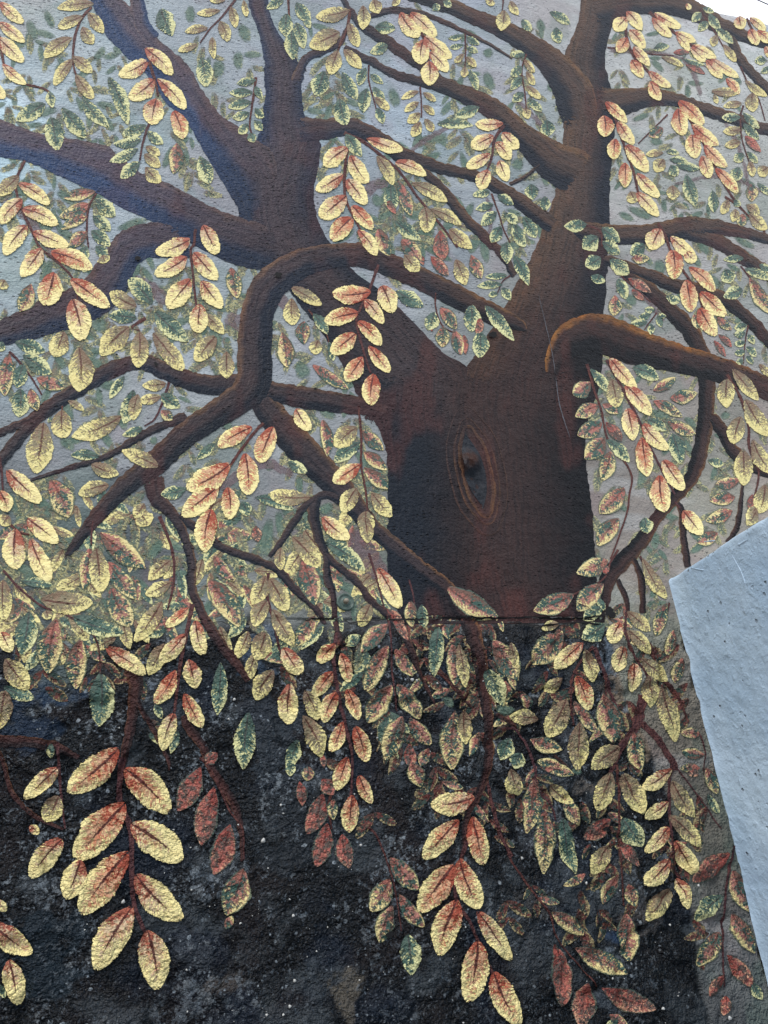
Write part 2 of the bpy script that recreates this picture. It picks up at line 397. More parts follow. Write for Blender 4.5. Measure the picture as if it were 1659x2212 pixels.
# ------------------------------------------------------------------ object helpers
def link(o, parent=None, world_loc=None):
    COL.objects.link(o)
    if parent is not None:
        o.parent = parent
    if world_loc is not None:
        w = Vector(world_loc)
        q = parent
        while q is not None:
            w = w - q.location; q = q.parent
        o.location = w
    return o
def mesh_obj(name, verts, faces, mat, parent=None, loc=(0, 0, 0), smooth=True):
    me = bpy.data.meshes.new(name)
    verts = np.asarray(verts, float) - np.asarray(loc, float)
    me.from_pydata([tuple(v) for v in verts], [], [tuple(f) for f in faces])
    if smooth: me.polygons.foreach_set('use_smooth', [True] * len(me.polygons))
    me.materials.append(mat)
    o = bpy.data.objects.new(name, me)
    return link(o, parent, loc)
def fast_grid(nu, nv, off=0):
    i, j = np.meshgrid(np.arange(nu - 1), np.arange(nv - 1), indexing='ij')
    a = (i * nv + j).ravel() + off
    return np.stack([a, a + nv, a + nv + 1, a + 1], 1)
def np_mesh(name, co, quads, mat, smooth=True):
    me = bpy.data.meshes.new(name)
    me.vertices.add(len(co)); me.vertices.foreach_set('co', np.ascontiguousarray(co, dtype=np.float32).ravel())
    me.loops.add(quads.size); me.loops.foreach_set('vertex_index', np.ascontiguousarray(quads, dtype=np.int32).ravel())
    me.polygons.add(len(quads)); me.polygons.foreach_set('loop_start', np.arange(0, quads.size, 4, dtype=np.int32))
    me.polygons.foreach_set('use_smooth', np.ones(len(quads), dtype=bool) if smooth else np.zeros(len(quads), dtype=bool))
    me.materials.append(mat); me.update(calc_edges=True)
    return me
def set_uv(me, name, uv, quads):
    l = me.uv_layers.new(name=name); l.data.foreach_set('uv', np.ascontiguousarray(uv[quads.ravel()], dtype=np.float32).ravel())
def set_col(me, c):
    a = me.attributes.new('Col', 'FLOAT_COLOR', 'POINT')
    a.data.foreach_set('color', np.ascontiguousarray(np.concatenate([c, np.ones((len(c), 1))], 1), dtype=np.float32).ravel())
def set_f(me, name, v):
    a = me.attributes.new(name, 'FLOAT', 'POINT'); a.data.foreach_set('value', np.ascontiguousarray(v, dtype=np.float32))
def spline(pts, n):
    p = np.asarray(pts, float)
    if len(p) == 2: p = np.array([p[0], p.mean(0), p[1]])
    q = np.vstack([2 * p[0] - p[1], p, 2 * p[-1] - p[-2]])
    seg = np.linalg.norm(np.diff(p[:, :2], axis=0), axis=1) + 1e-6
    s = np.concatenate([[0], np.cumsum(seg)]); t = np.linspace(0, s[-1], n)
    k = np.clip(np.searchsorted(s, t, side='right') - 1, 0, len(p) - 2)
    f = ((t - s[k]) / seg[k])[:, None]
    a, b, c, d = q[k], q[k + 1], q[k + 2], q[k + 3]
    return .5 * ((2 * b) + (-a + c) * f + (2 * a - 5 * b + 4 * c - d) * f ** 2 + (-a + 3 * b - 3 * c + d) * f ** 3)

make_mats()
def tag(o, label=None, cat=None, kind=None, group=None):
    if label: o['label'] = label
    if cat: o['category'] = cat
    if kind: o['kind'] = kind
    if group: o['group'] = group
    return o

# ------------------------------------------------------------------ ground
gm = mat_plain('asphalt', (.06, .06, .062), .8, 30, .004)
g = mesh_obj('ground', [(-300, -300, 0), (300, -300, 0), (300, 300, 0), (-300, 300, 0)], [(0, 1, 2, 3)], gm, smooth=False)
tag(g, kind='structure')
pav = mat_plain('pavement_concrete', (.26, .255, .25), .8, 22, .003)
vs = []; fs = []
def addbox(vs, fs, a, b):
    k = len(vs); x0, y0, z0 = a; x1, y1, z1 = b
    vs += [(x0, y0, z0), (x1, y0, z0), (x1, y1, z0), (x0, y1, z0), (x0, y0, z1), (x1, y0, z1), (x1, y1, z1), (x0, y1, z1)]
    fs += [tuple(k + i for i in f) for f in ((0, 3, 2, 1), (4, 5, 6, 7), (0, 1, 5, 4), (1, 2, 6, 5), (2, 3, 7, 6), (3, 0, 4, 7))]
addbox(vs, fs, (-6, -2.6, .004), (8, .02, .12))
tag(mesh_obj('pavement', vs, fs, pav, smooth=False), kind='structure')

# ------------------------------------------------------------------ the mural wall
xs = np.concatenate([np.linspace(-5, -.62, 24)[:-1], np.arange(-.62, 2.75, .0052), np.linspace(2.76, 6, 24)])
z1 = np.arange(1.02, ZTOP, .0052)
fine = np.arange(ZJ - .022, ZJ + .022, .0014)
z1 = np.concatenate([z1[z1 < ZJ - .0235], fine, z1[z1 > ZJ + .0235]])
zs = np.concatenate([np.linspace(0.02, 1.01, 24), z1])
X, Z = np.meshgrid(xs, zs, indexing='ij')
Y = -relief(X, Z)
top_wob = (fbm(xs * 9, xs * 0, 3, 51) - .5) * .022
wt = sstep(ZTOP - .08, ZTOP, zs)
Z = Z + wt[None, :] * top_wob[:, None]
colr, dk = paint_bg(X, Z)
# coping: fold the sheet back over the top of the wall
nx = len(xs)
edge = []
for (dy, dz) in ((.004, .004), (.012, .007), (.05, .008), (.20, .006), (.22, -.02), (.22, -ZTOP)):
    edge.append((X[:, -1], Y[:, -1] + dy, Z[:, -1] + dz))
XX = np.concatenate([X] + [e[0][:, None] for e in edge], 1); YY = np.concatenate([Y] + [e[1][:, None] for e in edge], 1)
ZZ = np.concatenate([Z] + [e[2][:, None] for e in edge], 1)
topc = lin((150, 150, 145)) * KA
CC = np.concatenate([colr * KA, np.broadcast_to(topc, (nx, len(edge), 3))], 1)
DK = np.concatenate([dk, np.zeros((nx, len(edge)))], 1)
nz = XX.shape[1]
q = fast_grid(nx, nz)
me = np_mesh('mural_wall', np.stack([XX.ravel(), YY.ravel(), ZZ.ravel()], 1), q, MATS['wall'])
set_col(me, CC.reshape(-1, 3)); set_f(me, 'dark', DK.ravel())
WALL = bpy.data.objects.new('mural_wall', me); COL.objects.link(WALL)
tag(WALL, 'tall rough plaster wall covered by a mural of a spreading tree', 'wall', 'thing')

# ------------------------------------------------------------------ wood
_wc = [0]
BH = [(118, 84, 52)]
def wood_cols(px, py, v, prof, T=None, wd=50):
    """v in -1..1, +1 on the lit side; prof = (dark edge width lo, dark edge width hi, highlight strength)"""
    b = np.clip((1000 - px) / 800, 0, 1) * np.clip((1000 - py) / 700, 0, 1)  # bluish sky reflection towards the upper left, mixed into the bark colours
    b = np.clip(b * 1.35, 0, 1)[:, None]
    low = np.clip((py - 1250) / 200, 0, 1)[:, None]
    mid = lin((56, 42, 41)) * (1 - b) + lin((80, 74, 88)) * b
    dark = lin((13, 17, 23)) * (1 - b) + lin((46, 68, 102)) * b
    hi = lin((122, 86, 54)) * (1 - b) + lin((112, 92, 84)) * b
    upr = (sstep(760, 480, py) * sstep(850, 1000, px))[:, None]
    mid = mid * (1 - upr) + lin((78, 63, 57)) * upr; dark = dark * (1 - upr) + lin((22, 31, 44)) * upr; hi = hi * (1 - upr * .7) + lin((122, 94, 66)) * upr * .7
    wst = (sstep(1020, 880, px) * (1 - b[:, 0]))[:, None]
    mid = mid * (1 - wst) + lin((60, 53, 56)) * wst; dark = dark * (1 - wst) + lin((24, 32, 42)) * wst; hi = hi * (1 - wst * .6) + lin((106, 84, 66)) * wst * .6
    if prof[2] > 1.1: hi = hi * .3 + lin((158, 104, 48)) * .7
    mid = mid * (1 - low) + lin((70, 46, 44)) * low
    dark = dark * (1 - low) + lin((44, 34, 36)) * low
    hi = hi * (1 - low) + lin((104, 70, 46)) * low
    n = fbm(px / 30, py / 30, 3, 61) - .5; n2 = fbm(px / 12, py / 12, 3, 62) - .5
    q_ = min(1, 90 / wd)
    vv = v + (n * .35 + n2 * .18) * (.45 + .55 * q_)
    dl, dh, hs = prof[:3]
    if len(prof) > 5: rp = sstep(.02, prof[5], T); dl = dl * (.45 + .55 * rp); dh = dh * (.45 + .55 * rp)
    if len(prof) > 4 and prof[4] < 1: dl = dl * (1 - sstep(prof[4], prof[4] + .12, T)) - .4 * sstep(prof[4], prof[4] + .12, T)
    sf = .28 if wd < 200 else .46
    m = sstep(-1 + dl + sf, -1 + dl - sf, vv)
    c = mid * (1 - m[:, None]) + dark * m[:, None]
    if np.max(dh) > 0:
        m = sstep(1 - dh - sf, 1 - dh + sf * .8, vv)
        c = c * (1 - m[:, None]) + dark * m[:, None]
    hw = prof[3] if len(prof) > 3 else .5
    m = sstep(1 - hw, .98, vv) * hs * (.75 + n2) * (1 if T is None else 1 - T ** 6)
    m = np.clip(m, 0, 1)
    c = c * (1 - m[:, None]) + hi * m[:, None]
    # plum and rust veils
    r = sstep(.55, .75, fbm(px / 60, py / 110, 3, 63))[:, None] * .5
    c = c * (1 - r) + lin((78, 46, 43)) * r * (1 - b * .5) + c * r * b * .5
    return c
WOOD = [[], [], []]
def wood_strip(name, L, Rr, prof, fade0, fade1, label=None, tip=False, order=0, mat='wood', colf=True, thick=.0003, parent=None):
    """L and Rr: matching outline points on the two sides"""
    _wc[0] += 1
    L = np.asarray(L, float); Rr = np.asarray(Rr, float)
    ln = np.linalg.norm(np.diff((L + Rr) / 2, axis=0), axis=1).sum()
    wd = np.linalg.norm(L - Rr, axis=1).max()
    n = int(max(8, ln / (5 if mat == 'wood' else 4)))
    nv = int(max(5, min(70, wd / 4 + 3)))
    both = spline(np.hstack([L, Rr]), n) if len(L) > 1 else None
    l, r = both[:, :2], both[:, 2:]
    if mat == 'wood':
        WOOD[0].extend(((l + r) / 2)[:, 0]); WOOD[1].extend(((l + r) / 2)[:, 1]); WOOD[2].extend(np.linalg.norm(l - r, axis=1) / 2)
    # ragged brushed edges
    tt = np.arange(n)
    w = np.linalg.norm(l - r, axis=1)[:, None] + 1e-6
    un = (l - r) / w
    j1 = (fbm(tt * .55, tt * 0 + _wc[0], 3, 71) - .5)[:, None]; j2 = (fbm(tt * .55, tt * 0 + _wc[0] + 40, 3, 72) - .5)[:, None]
    amp = np.minimum(w * .22, 3.6)
    l = l + un * j1 * amp * 2; r = r + un * j2 * amp * 2
    v = np.linspace(-1, 1, nv)
    a = (v + 1) / 2
    pts = r[:, None, :] * (1 - a)[None, :, None] + l[:, None, :] * a[None, :, None]
    px, py = pts[..., 0].ravel(), pts[..., 1].ravel()
    x, z = P(px, py)
    V = np.tile(v, n)
    T = np.repeat(np.linspace(0, 1, n), nv)
    prof_t = .6 + .4 * np.sqrt(np.clip(1 - np.abs(V) ** 4, 0, 1))
    y = -relief(x, z) - .0006 - order * .00010 - thick * prof_t
    lenm = T * ln * D / FOC * 1.2; widm = V * np.repeat(np.linalg.norm(l - r, axis=1), nv) * .5 * D / FOC * 1.2
    quads = fast_grid(n, nv)
    co = np.stack([x, y, z], 1)
    org = co[: nv].mean(0)
    me = np_mesh(name, co - org, quads, MATS[mat])
    set_uv(me, 'muv', np.stack([lenm + _wc[0] * .7, widm], 1), quads)
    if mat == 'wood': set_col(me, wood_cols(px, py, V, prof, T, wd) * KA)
    f = np.ones(n)
    s = np.linspace(0, 1, n) * ln
    if fade0: f = np.minimum(f, np.clip(s / fade0, 0, 1))
    if fade1: f = np.minimum(f, np.clip((ln - s) / fade1, 0, 1))
    f = np.repeat(f, nv) * np.where(np.abs(V) > .999, .55, 1)
    set_f(me, 'fade', f)
    o = bpy.data.objects.new(name, me)
    link(o, parent if parent is not None else WALL, org)
    if label: o['label'] = label
    return o
def branch(pts, ws, prof, fade0=25, fade1=0, label=None, order=1, name='painted_branch', side=None, mat='wood', parent=None, thick=.00035):
    pts = np.asarray(pts, float); ws = np.asarray(ws, float)
    if len(ws) != len(pts): ws = np.interp(np.linspace(0, 1, len(pts)), np.linspace(0, 1, len(ws)), ws)
    if fade0 >= 20: fade0 = max(fade0, 48)
    d = np.gradient(pts, axis=0); d /= np.linalg.norm(d, axis=1)[:, None] + 1e-9
    nrm = np.stack([d[:, 1], -d[:, 0]], 1)
    if side is None:
        sc = (-nrm[:, 1] * 1.0 - nrm[:, 0] * .4).sum(); side = 1 if sc >= 0 else -1
    nrm = nrm * side
    L = pts + nrm * ws[:, None] / 2; Rr = pts - nrm * ws[:, None] / 2
    return wood_strip(name, L, Rr, prof, fade0, fade1, label, order=order, mat=mat, parent=parent, thick=thick)
def pairs(a): a = np.asarray(a, float); return a[:, :2], a[:, 2:]

STD = (.78, 0, .8, .5); THIN = (.65, 0, .7, .5); ORG = (.75, 0, 1.0, .6); LIMB = (.5, .45, .0)
# left limb: outline pairs left | right, from the top down
L, r = pairs([(533,-14,577,-14),(540,20,582,20),(552,50,590,50),(563,90,608,82),(571,150,648,140),(572,200,652,200),(566,260,660,250),(556,300,690,300),(540,335,692,332),
 (520,400,679,410),(515,460,684,466),(545,540,712,522),(600,600,760,583),(640,650,820,629),(690,715,887,690),(735,780,954,760),(765,840,1012,800),(782,880,1020,880),(792,930,1020,935)])
wood_strip('painted_limb', L, r, (.42, .34, 0, .5, .66), 0, 60, 'broad plum and navy limb of the painted tree forking up the left side', order=0)
L, r = pairs([(1257,-14,1335,-14),(1251,40,1324,45),(1237,77,1310,95),(1220,120,1308,140),(1220,170,1318,185),(1220,218,1332,235),(1215,315,1322,330),(1206,385,1317,400),
 (1184,466,1317,476),(1150,550,1313,560),(1112,620,1308,630),(1085,670,1302,690),(1034,755,1302,750),(1006,800,1300,800),(1000,880,1275,885),(1000,930,1266,940)])
wood_strip('painted_limb', L, r, (.68, .0, .35, .8), 0, 60, 'upright brown limb of the painted tree with a dark right edge', order=0)
L, r = pairs([(778,800,1300,790),(784,850,1290,850),(802,900,1272,900),(828,950,1264,950),(837,1000,1266,1010),(838,1100,1278,1100),(836,1180,1284,1190),(838,1240,1288,1250),(856,1300,1298,1300),(862,1348,1308,1345)])
TRUNK = wood_strip('painted_trunk', L, r, (.46, .66, 0, .5, 2, .32), 50, 0, 'broad reddish black trunk of the painted tree with a knot in its middle', order=1)

# branches, upper left
L, r = pairs([(250,-14,190,-14),(275,10,212,40),(300,40,228,77),(330,75,278,127),(370,110,320,165),(405,140,355,218),(440,200,402,261),(475,245,435,318),(530,285,486,402),(590,330,514,450),(600,400,540,500)])
wood_strip('painted_branch', L, r, (.9, 0, .55, .5), 0, 45, 'thick blue grey branch slanting down from the top left to the left limb', order=1)
branch([(296,-14),(299,20),(310,60),(335,92)], [30,32,36,40], (.6,0,.5), 0, 20, order=1)
L, r = pairs([(-12,255,-12,338),(67,284,50,348),(141,298,100,368),(221,312,201,415),(255,335,268,452),(301,372,330,480),(368,399,420,530),(469,452,505,570),(550,478,570,585),(620,500,640,600)])
wood_strip('painted_branch', L, r, (.85, 0, .6, .4), 0, 110, 'thick dark branch running from the left edge down to the left limb', order=1)
L, r = pairs([(380,476,450,545),(340,478,400,560),(262,500,310,562),(215,560,272,630),(170,612,222,682),(60,663,110,722),(-12,700,-12,752)])
wood_strip('painted_branch', L, r, (.75, 0, .6, .4), 60, 0, 'dark branch curving down to the left edge beneath the thick lateral branch', order=1)
# arch
branch([(1137,714),(1110,698),(1060,678),(960,628),(870,585),(780,553),(700,556),(630,580),(580,620),(556,680),(550,750),(545,835),(490,880),(400,940),(335,1000),(270,1050),(205,1120),(160,1180),(128,1222)],
 [8,34,46,48,50,52,56,66,76,72,74,78,62,54,54,42,32,18,6], (.8,0,1.0,.5), 0, 60, 'long arching branch looping over the trunk and down to the lower left', order=4)
branch([(546,800),(560,845),(580,885),(615,930),(665,985),(715,1035),(760,1085),(807,1140),(887,1210),(967,1272),(1001,1322),(1022,1370),(1036,1423),(1048,1507),(1056,1574),(1055,1656),(1035,1713),(1008,1763),(998,1845)],
 [44,52,58,64,64,60,50,36,34,32,36,34,28,24,22,20,17,14,8], (.62,0,1.0,.55), 25, 0, 'orange edged branch crossing the foot of the trunk and hanging to the bottom', order=3, side=1)
branch([(535,842),(570,844),(600,848),(690,865),(760,875),(838,890)], [40,42,44,46,40,22], (.7,0,.7,.5), 20, 6, order=3)
branch([(548,822),(505,832),(440,830),(385,815),(310,782),(260,792),(200,820),(150,852),(80,902),(30,960),(-12,1015)], [46,46,42,40,36,34,36,34,30,28,24], STD, 12, 0, 'dark branch waving from the arching branch to the left edge', order=2)
branch([(90,898),(50,915),(-12,940)], [22,20,16], THIN, 10, 0, order=2)
branch([(410,900),(360,915),(301,944),(234,984),(151,1011),(66,1038)], [30,20,18,14,11,6], THIN, 15, 0, order=2)
branch([(330,1010),(340,1075),(368,1105),(392,1145),(412,1205),(415,1272),(435,1322),(469,1383),(502,1423),(536,1472)], [50,40,26,20,20,20,20,22,20,12], (.4,0,.9,.6), 20, 0, 'thin brown branch winding down to the black base', order=3, side=1)
branch([(385,1110),(402,1125),(479,1182),(556,1212),(603,1235),(636,1272),(683,1316),(702,1348)], [16,18,18,18,18,18,16,8], THIN, 10, 0, order=3)
branch([(735,1075),(700,1068),(672,1085),(650,1105),(613,1162),(582,1204)], [26,18,16,18,14,8], THIN, 10, 0, order=3)
branch([(684,1070),(676,1105),(686,1155),(703,1198),(706,1245),(720,1289),(725,1346),(741,1398)], [26,26,22,16,17,14,11,6], THIN, 10, 0, order=3)
branch([(698,1195),(737,1229),(770,1255),(800,1296),(840,1329),(870,1369),(897,1423),(921,1483),(938,1522)], [14,17,17,16,15,15,14,8,4], THIN, 10, 0, order=3)
branch([(920,1425),(947,1446),(985,1490),(1018,1528)], [5,8,8,5], THIN, 0, 0, order=3)
branch([(232,1392),(262,1415),(291,1462),(287,1540),(270,1624),(262,1665)], [10,22,34,24,18,14], THIN, 10, 0, 'dark red branch stub over the black base at the lower left', order=3)
branch([(296,1500),(301,1523),(335,1584),(362,1640),(366,1665)], [14,12,11,9,4], THIN, 6, 0, order=3)
branch([(395,1545),(405,1570),(435,1607),(456,1660),(502,1733),(520,1790),(524,1860)], [12,20,20,20,18,13,7], THIN, 6, 0, order=3)
branch([(-12,1600),(67,1604),(124,1614),(170,1636)], [26,24,20,9], (.8,0,.8,.4), 0, 0, order=2)
branch([(-12,1612),(5,1640),(15,1680),(28,1715),(67,1757),(100,1775),(136,1792)], [10,11,11,11,11,10,5], (.2,0,.8,.8), 0, 0, order=2)
# branches between the limbs
branch([(885,-16),(945,5),(1010,30),(1070,57),(1128,88),(1180,125),(1222,170),(1246,225),(1256,300)], [34,34,34,36,46,58,78,88,60], STD, 0, 90, 'dark branch falling from the top centre into the right limb', order=1)
branch([(1255,385),(1240,370),(1190,345),(1130,295),(1070,240),(1000,202),(940,176)], [90,100,84,52,46,38,34], STD, 22, 0, 'curved branch climbing left from the middle of the right limb', order=1)
branch([(960,184),(914,146),(870,114),(820,80),(780,54),(753,20),(735,-12)], [26,24,24,24,20,14,9], THIN, 12, 0, order=1)
branch([(960,188),(907,176),(854,161),(803,134),(767,114),(745,100)], [22,20,19,18,18,10], THIN, 12, 0, order=1)
branch([(640,180),(648,152),(664,124),(703,108),(735,90),(752,60)], [26,22,18,16,14,10], THIN, 12, 0, order=1)
branch([(785,48),(797,37),(837,25),(870,24),(921,34),(1005,70),(1060,100),(1106,127)], [8,12,15,14,12,9,7,4], THIN, 4, 0, order=1)
branch([(630,278),(660,280),(700,280),(760,276),(820,303),(870,335),(950,362),(1030,382),(1100,420),(1175,475),(1200,492)], [60,54,46,40,34,36,26,26,32,34,34], STD, 25, 18, 'long thin branch linking the two limbs', order=1)
branch([(905,360),(914,368),(954,409),(1004,469),(1055,519),(1088,552),(1112,600)], [10,16,22,24,22,18,18], THIN, 8, 8, order=1)
branch([(1098,400),(1135,382),(1168,354)], [9,8,6], THIN, 3, 3, order=1)
# right side
branch([(1270,30),(1300,20),(1364,8),(1438,8),(1500,24),(1560,55),(1610,78),(1672,96)], [70,68,52,46,44,30,28,26], STD, 26, 0, 'dark branch following the wall top at the upper right', order=1)
branch([(1495,30),(1522,46),(1572,77),(1596,124),(1626,161),(1672,205)], [14,20,22,22,20,18], THIN, 8, 0, order=1)
branch([(1275,222),(1300,225),(1352,220),(1405,210),(1465,217),(1547,245),(1672,286)], [80,74,56,42,28,28,26], STD, 26, 0, 'dark branch leaving the right limb towards the right edge, upper one', order=1)
branch([(1236,492),(1270,502),(1340,507),(1405,505),(1475,494),(1530,490),(1590,500),(1672,520)], [20,40,44,42,48,38,26,22], (.7,0,.85,.5), 12, 0, 'brown branch with a peaked top leaving the right limb below its middle', order=1)
branch([(1480,498),(1555,525),(1600,555),(1672,598)], [34,32,30,30], STD, 16, 0, order=1)
branch([(1300,556),(1338,572),(1405,596),(1455,616),(1539,636),(1606,680),(1672,748)], [16,28,28,30,30,28,28], STD, 10, 0, order=1)
branch([(1345,586),(1358,596),(1405,629),(1455,676),(1488,713),(1515,765),(1525,820),(1525,887),(1517,954),(1498,1021),(1465,1065),(1425,1111),(1388,1165),(1340,1218),(1311,1255),(1304,1322)],
 [16,22,32,36,38,38,36,34,34,32,28,26,32,36,36,16], STD, 10, 0, 'winding brown branch dropping along the right side to the trunk foot', order=1, side=1)
branch([(1528,900),(1549,914),(1589,981),(1620,1005),(1672,1028)], [22,26,28,24,16], THIN, 8, 0, order=1)
branch([(1192,812),(1205,770),(1235,732),(1290,720),(1380,752),(1460,774),(1545,797),(1610,820),(1672,845)], [30,56,74,84,76,62,56,52,50], (.8,0,1.15,.5), 12, 0, 'heavy orange topped branch bending from the trunk to the right edge', order=3)
branch([(1462,1085),(1472,1105),(1478,1172),(1486,1225)], [10,15,16,14], THIN, 4, 0, order=1)
branch([(1604,1040),(1597,1105),(1589,1145),(1570,1172)], [6,12,13,9], THIN, 3, 0, order=1)
branch([(1366,1205),(1385,1255),(1388,1325)], [12,15,13], THIN, 5, 0, order=1)
branch([(1332,1250),(1351,1292),(1356,1322)], [10,12,9], THIN, 5, 0, order=1)
# faint violet boughs in the background
def faint(pts, ws): 
    o = branch(pts, ws, (.2,0,.3), 12, 12, order=0, name='faint_bough', mat='faint', thick=.0002)
def mat_faint():
    s = NT('faint_violet_wash'); p = s.geo.outputs['Position']
    h, pit = s.stucco(None)
    fade = s.attr('fade').outputs['Fac']
    a = s.mul(s.ss(s.add(fade, s.mul(s.sub(s.noise(p, 60, 4, .65), .5), 1.6)), .45, 1.1), .55)
    return s.finish(lin((128, 104, 110)) * .85, h, .55, .35, a)
MATS['faint'] = mat_faint()
for pts, ws in [([(1310,108),(1360,112),(1450,120),(1540,150)],[14,10,8,4]), ([(1470,118),(1500,160),(1515,215)],[10,14,10]), ([(785,425),(810,400),(845,395)],[30,26,16]),
    ([(880,330),(940,290),(1010,250)],[10,14,8]), ([(560,620),(600,640),(650,700)],[40,30,20]), ([(280,600),(320,620),(370,660)],[20,34,20]), ([(1320,560),(1400,650),(1440,700)],[10,14,8]),
    ([(480,680),(520,700),(545,740)],[30,34,20]), ([(470,1060),(560,1000),(640,1030)],[16,30,14]), ([(1050,420),(1062,470),(1050,520)],[8,12,6]), ([(1560,250),(1600,330),(1620,420)],[12,12,8]),
    ([(1450,400),(1560,380),(1660,420)],[8,12,8]), ([(860,560),(900,600),(960,640)],[20,40,20]), ([(1100,200),(1160,260),(1190,300)],[8,14,10]), ([(760,1140),(790,1200),(840,1260)],[40,56,30]), ([(0,430),(60,470),(120,560)],[18,24,12])]:
    faint(pts, ws)

# ------------------------------------------------------------------ leaves
SHAPE = {'Y': (.51, .66, .58), 'R': (.51, .66, .58), 'O': (.52, .74, .66), 'G': (.5, .85, .80), 'P': (.5, .80, .75), 'M': (.5, .85, .8), 'D': (.5, .9, .85), 'E': (.5, .85, .8), 'S': (.5, .8, .75)}
LAY = {'D': .0005, 'E': .0006, 'S': .0006, 'M': .0013, 'G': .0013, 'P': .0014, 'O': .0016, 'Y': .0018, 'R': .0018}
_lc = [0]
CENT = [[], []]
def leaf_mesh(x0, y0, x1, y1, w, kind, low=False):
    _lc[0] += 1
    i = _lc[0]
    a = np.array([x0, y0], float); b = np.array([x1, y1], float)
    ax = b - a; L = np.linalg.norm(ax); ax /= L; n = np.array([-ax[1], ax[0]])
    nu = int(np.clip(L / 5, 9, 30)); nv = int(np.clip(w / 5 + 3, 5, 13))
    u = np.linspace(0, 1, nu); v = np.linspace(-1, 1, nv)
    pk, p0, p1 = SHAPE[kind]
    pk += rnd.uniform(-.07, .07)
    t = np.where(u < pk, u / pk * .5, .5 + (u - pk) / (1 - pk) * .5)
    pw = np.where(t < .5, p0, p1) * rnd.uniform(.9, 1.1)
    wid = np.sin(np.pi * np.clip(t, .006, .994)) ** pw
    bend = rnd.uniform(-.06, .06) * L
    wl = w * .5 * rnd.uniform(.94, 1.08); a = a - ax * L * .03; L = L * 1.06
    jl = 1 + (fbm(u * 7 + i, u * 0, 2, 81) - .5) * .22; jr = 1 + (fbm(u * 7 + i, u * 0 + 9, 2, 82) - .5) * .22
    jag = rng.uniform(-.035, .035, nu); jag2 = rng.uniform(-.035, .035, nu)
    cx_ = a[0] + ax[0] * L * u; cy_ = a[1] + ax[1] * L * u
    off = bend * np.sin(np.pi * u)
    side = np.where(v[None, :] > 0, (jl + jag)[:, None], (jr + jag2)[:, None])
    o = off[:, None] + wl * wid[:, None] * v[None, :] * side
    px = cx_[:, None] + n[0] * o; py = cy_[:, None] + n[1] * o
    x, z = P(px.ravel(), py.ravel())
    U = np.repeat(u, nv); V = np.tile(v, nu)
    dome = np.sqrt(np.clip(1 - np.abs(V) ** 5, 0, 1)) * np.clip(np.minimum(U, 1 - U) * 9, 0, 1)
    th = {'Y': .0005, 'R': .0005, 'O': .0003, 'G': .0002, 'P': .0002, 'M': .0002, 'D': .0001, 'E': .0001, 'S': .0001}[kind]
    mp = D / FOC * 1.25
    y = -relief(x, z) - (.0003 if low else LAY[kind]) - (i % 100) * .000003 - th * dome - (.0003 * (rng.random(len(x)) if kind in 'YR' else 0))
    nuv = np.stack([U, V], 1)
    muv = np.stack([U * L * mp, (wl * wid[:, None] * v[None, :]).ravel() * mp], 1)
    return np.stack([x, y, z], 1), fast_grid(nu, nv), nuv, muv
def leaf(x0, y0, x1, y1, w, kind, parent):
    co, q, nuv, muv = leaf_mesh(x0, y0, x1, y1, w, kind)
    org = co.mean(0)
    me = np_mesh('painted_leaf', co - org, q, MATS[kind])
    set_uv(me, 'nuv', nuv, q); set_uv(me, 'muv', muv, q)
    set_f(me, 'rnd', np.full(len(co), rnd.random()))
    o = bpy.data.objects.new('painted_leaf', me)
    link(o, parent, org)
    return o
def leaf_mass(name, lst, parent, label=None):
    cos = []; qs = []; nu = []; mu = []; rr = []; mi = []; k = 0
    kinds = sorted(set(l[5] for l in lst))
    for l in lst:
        co, q, a, b = leaf_mesh(*l, low=True)
        cos.append(co); qs.append(q + k); nu.append(a); mu.append(b); rr.append(np.full(len(co), rnd.random())); mi.append(np.full(len(q), kinds.index(l[5])))
        k += len(co)
    co = np.concatenate(cos); q = np.concatenate(qs)
    me = np_mesh(name, co, q, MATS[kinds[0]])
    for kd in kinds[1:]: me.materials.append(MATS[kd])
    me.polygons.foreach_set('material_index', np.concatenate(mi).astype(np.int32))
    set_uv(me, 'nuv', np.concatenate(nu), q); set_uv(me, 'muv', np.concatenate(mu), q); set_f(me, 'rnd', np.concatenate(rr))
    o = bpy.data.objects.new(name, me); link(o, parent, (0, 0, 0)); o['kind'] = 'stuff'
    if label: o['label'] = label
    return o
OR = {0: 0., 1: 552.33, 2: 1103.33}; ORY = {0: 0., 1: 552.33, 2: 1104.67, 3: 1656.33}; SC = .33496
def TP(t, x, y): return OR[t // 10] + x * SC, ORY[t % 10] + y * SC
N_STEM = [0]
def S(t, kind, stem, leaves, label=None, w=7):
    """one sprig: tile, default kind, stem points, leaves (base x, y, tip x, y, width[, kind])"""
    par = WALL
    if stem:
        pts = [TP(t, *p) for p in stem]
        if kind in 'GPMD': w = w * .8
        if kind == 'D': w = w * .7
        par = branch(pts, np.linspace(w, w * .6, len(pts)), STD, 0, 0, label, order=4 if kind in 'YR' else 2, name='leaf_sprig', mat='twig', thick=.0006)
        N_STEM[0] += 1
    for l in leaves:
        k = l[5] if len(l) > 5 else kind
        a = TP(t, l[0], l[1]); b = TP(t, l[2], l[3])
        leaf(a[0], a[1], b[0], b[1], l[4] * SC, k, par)
        CENT[0].append((a[0] + b[0]) / 2); CENT[1].append((a[1] + b[1]) / 2)

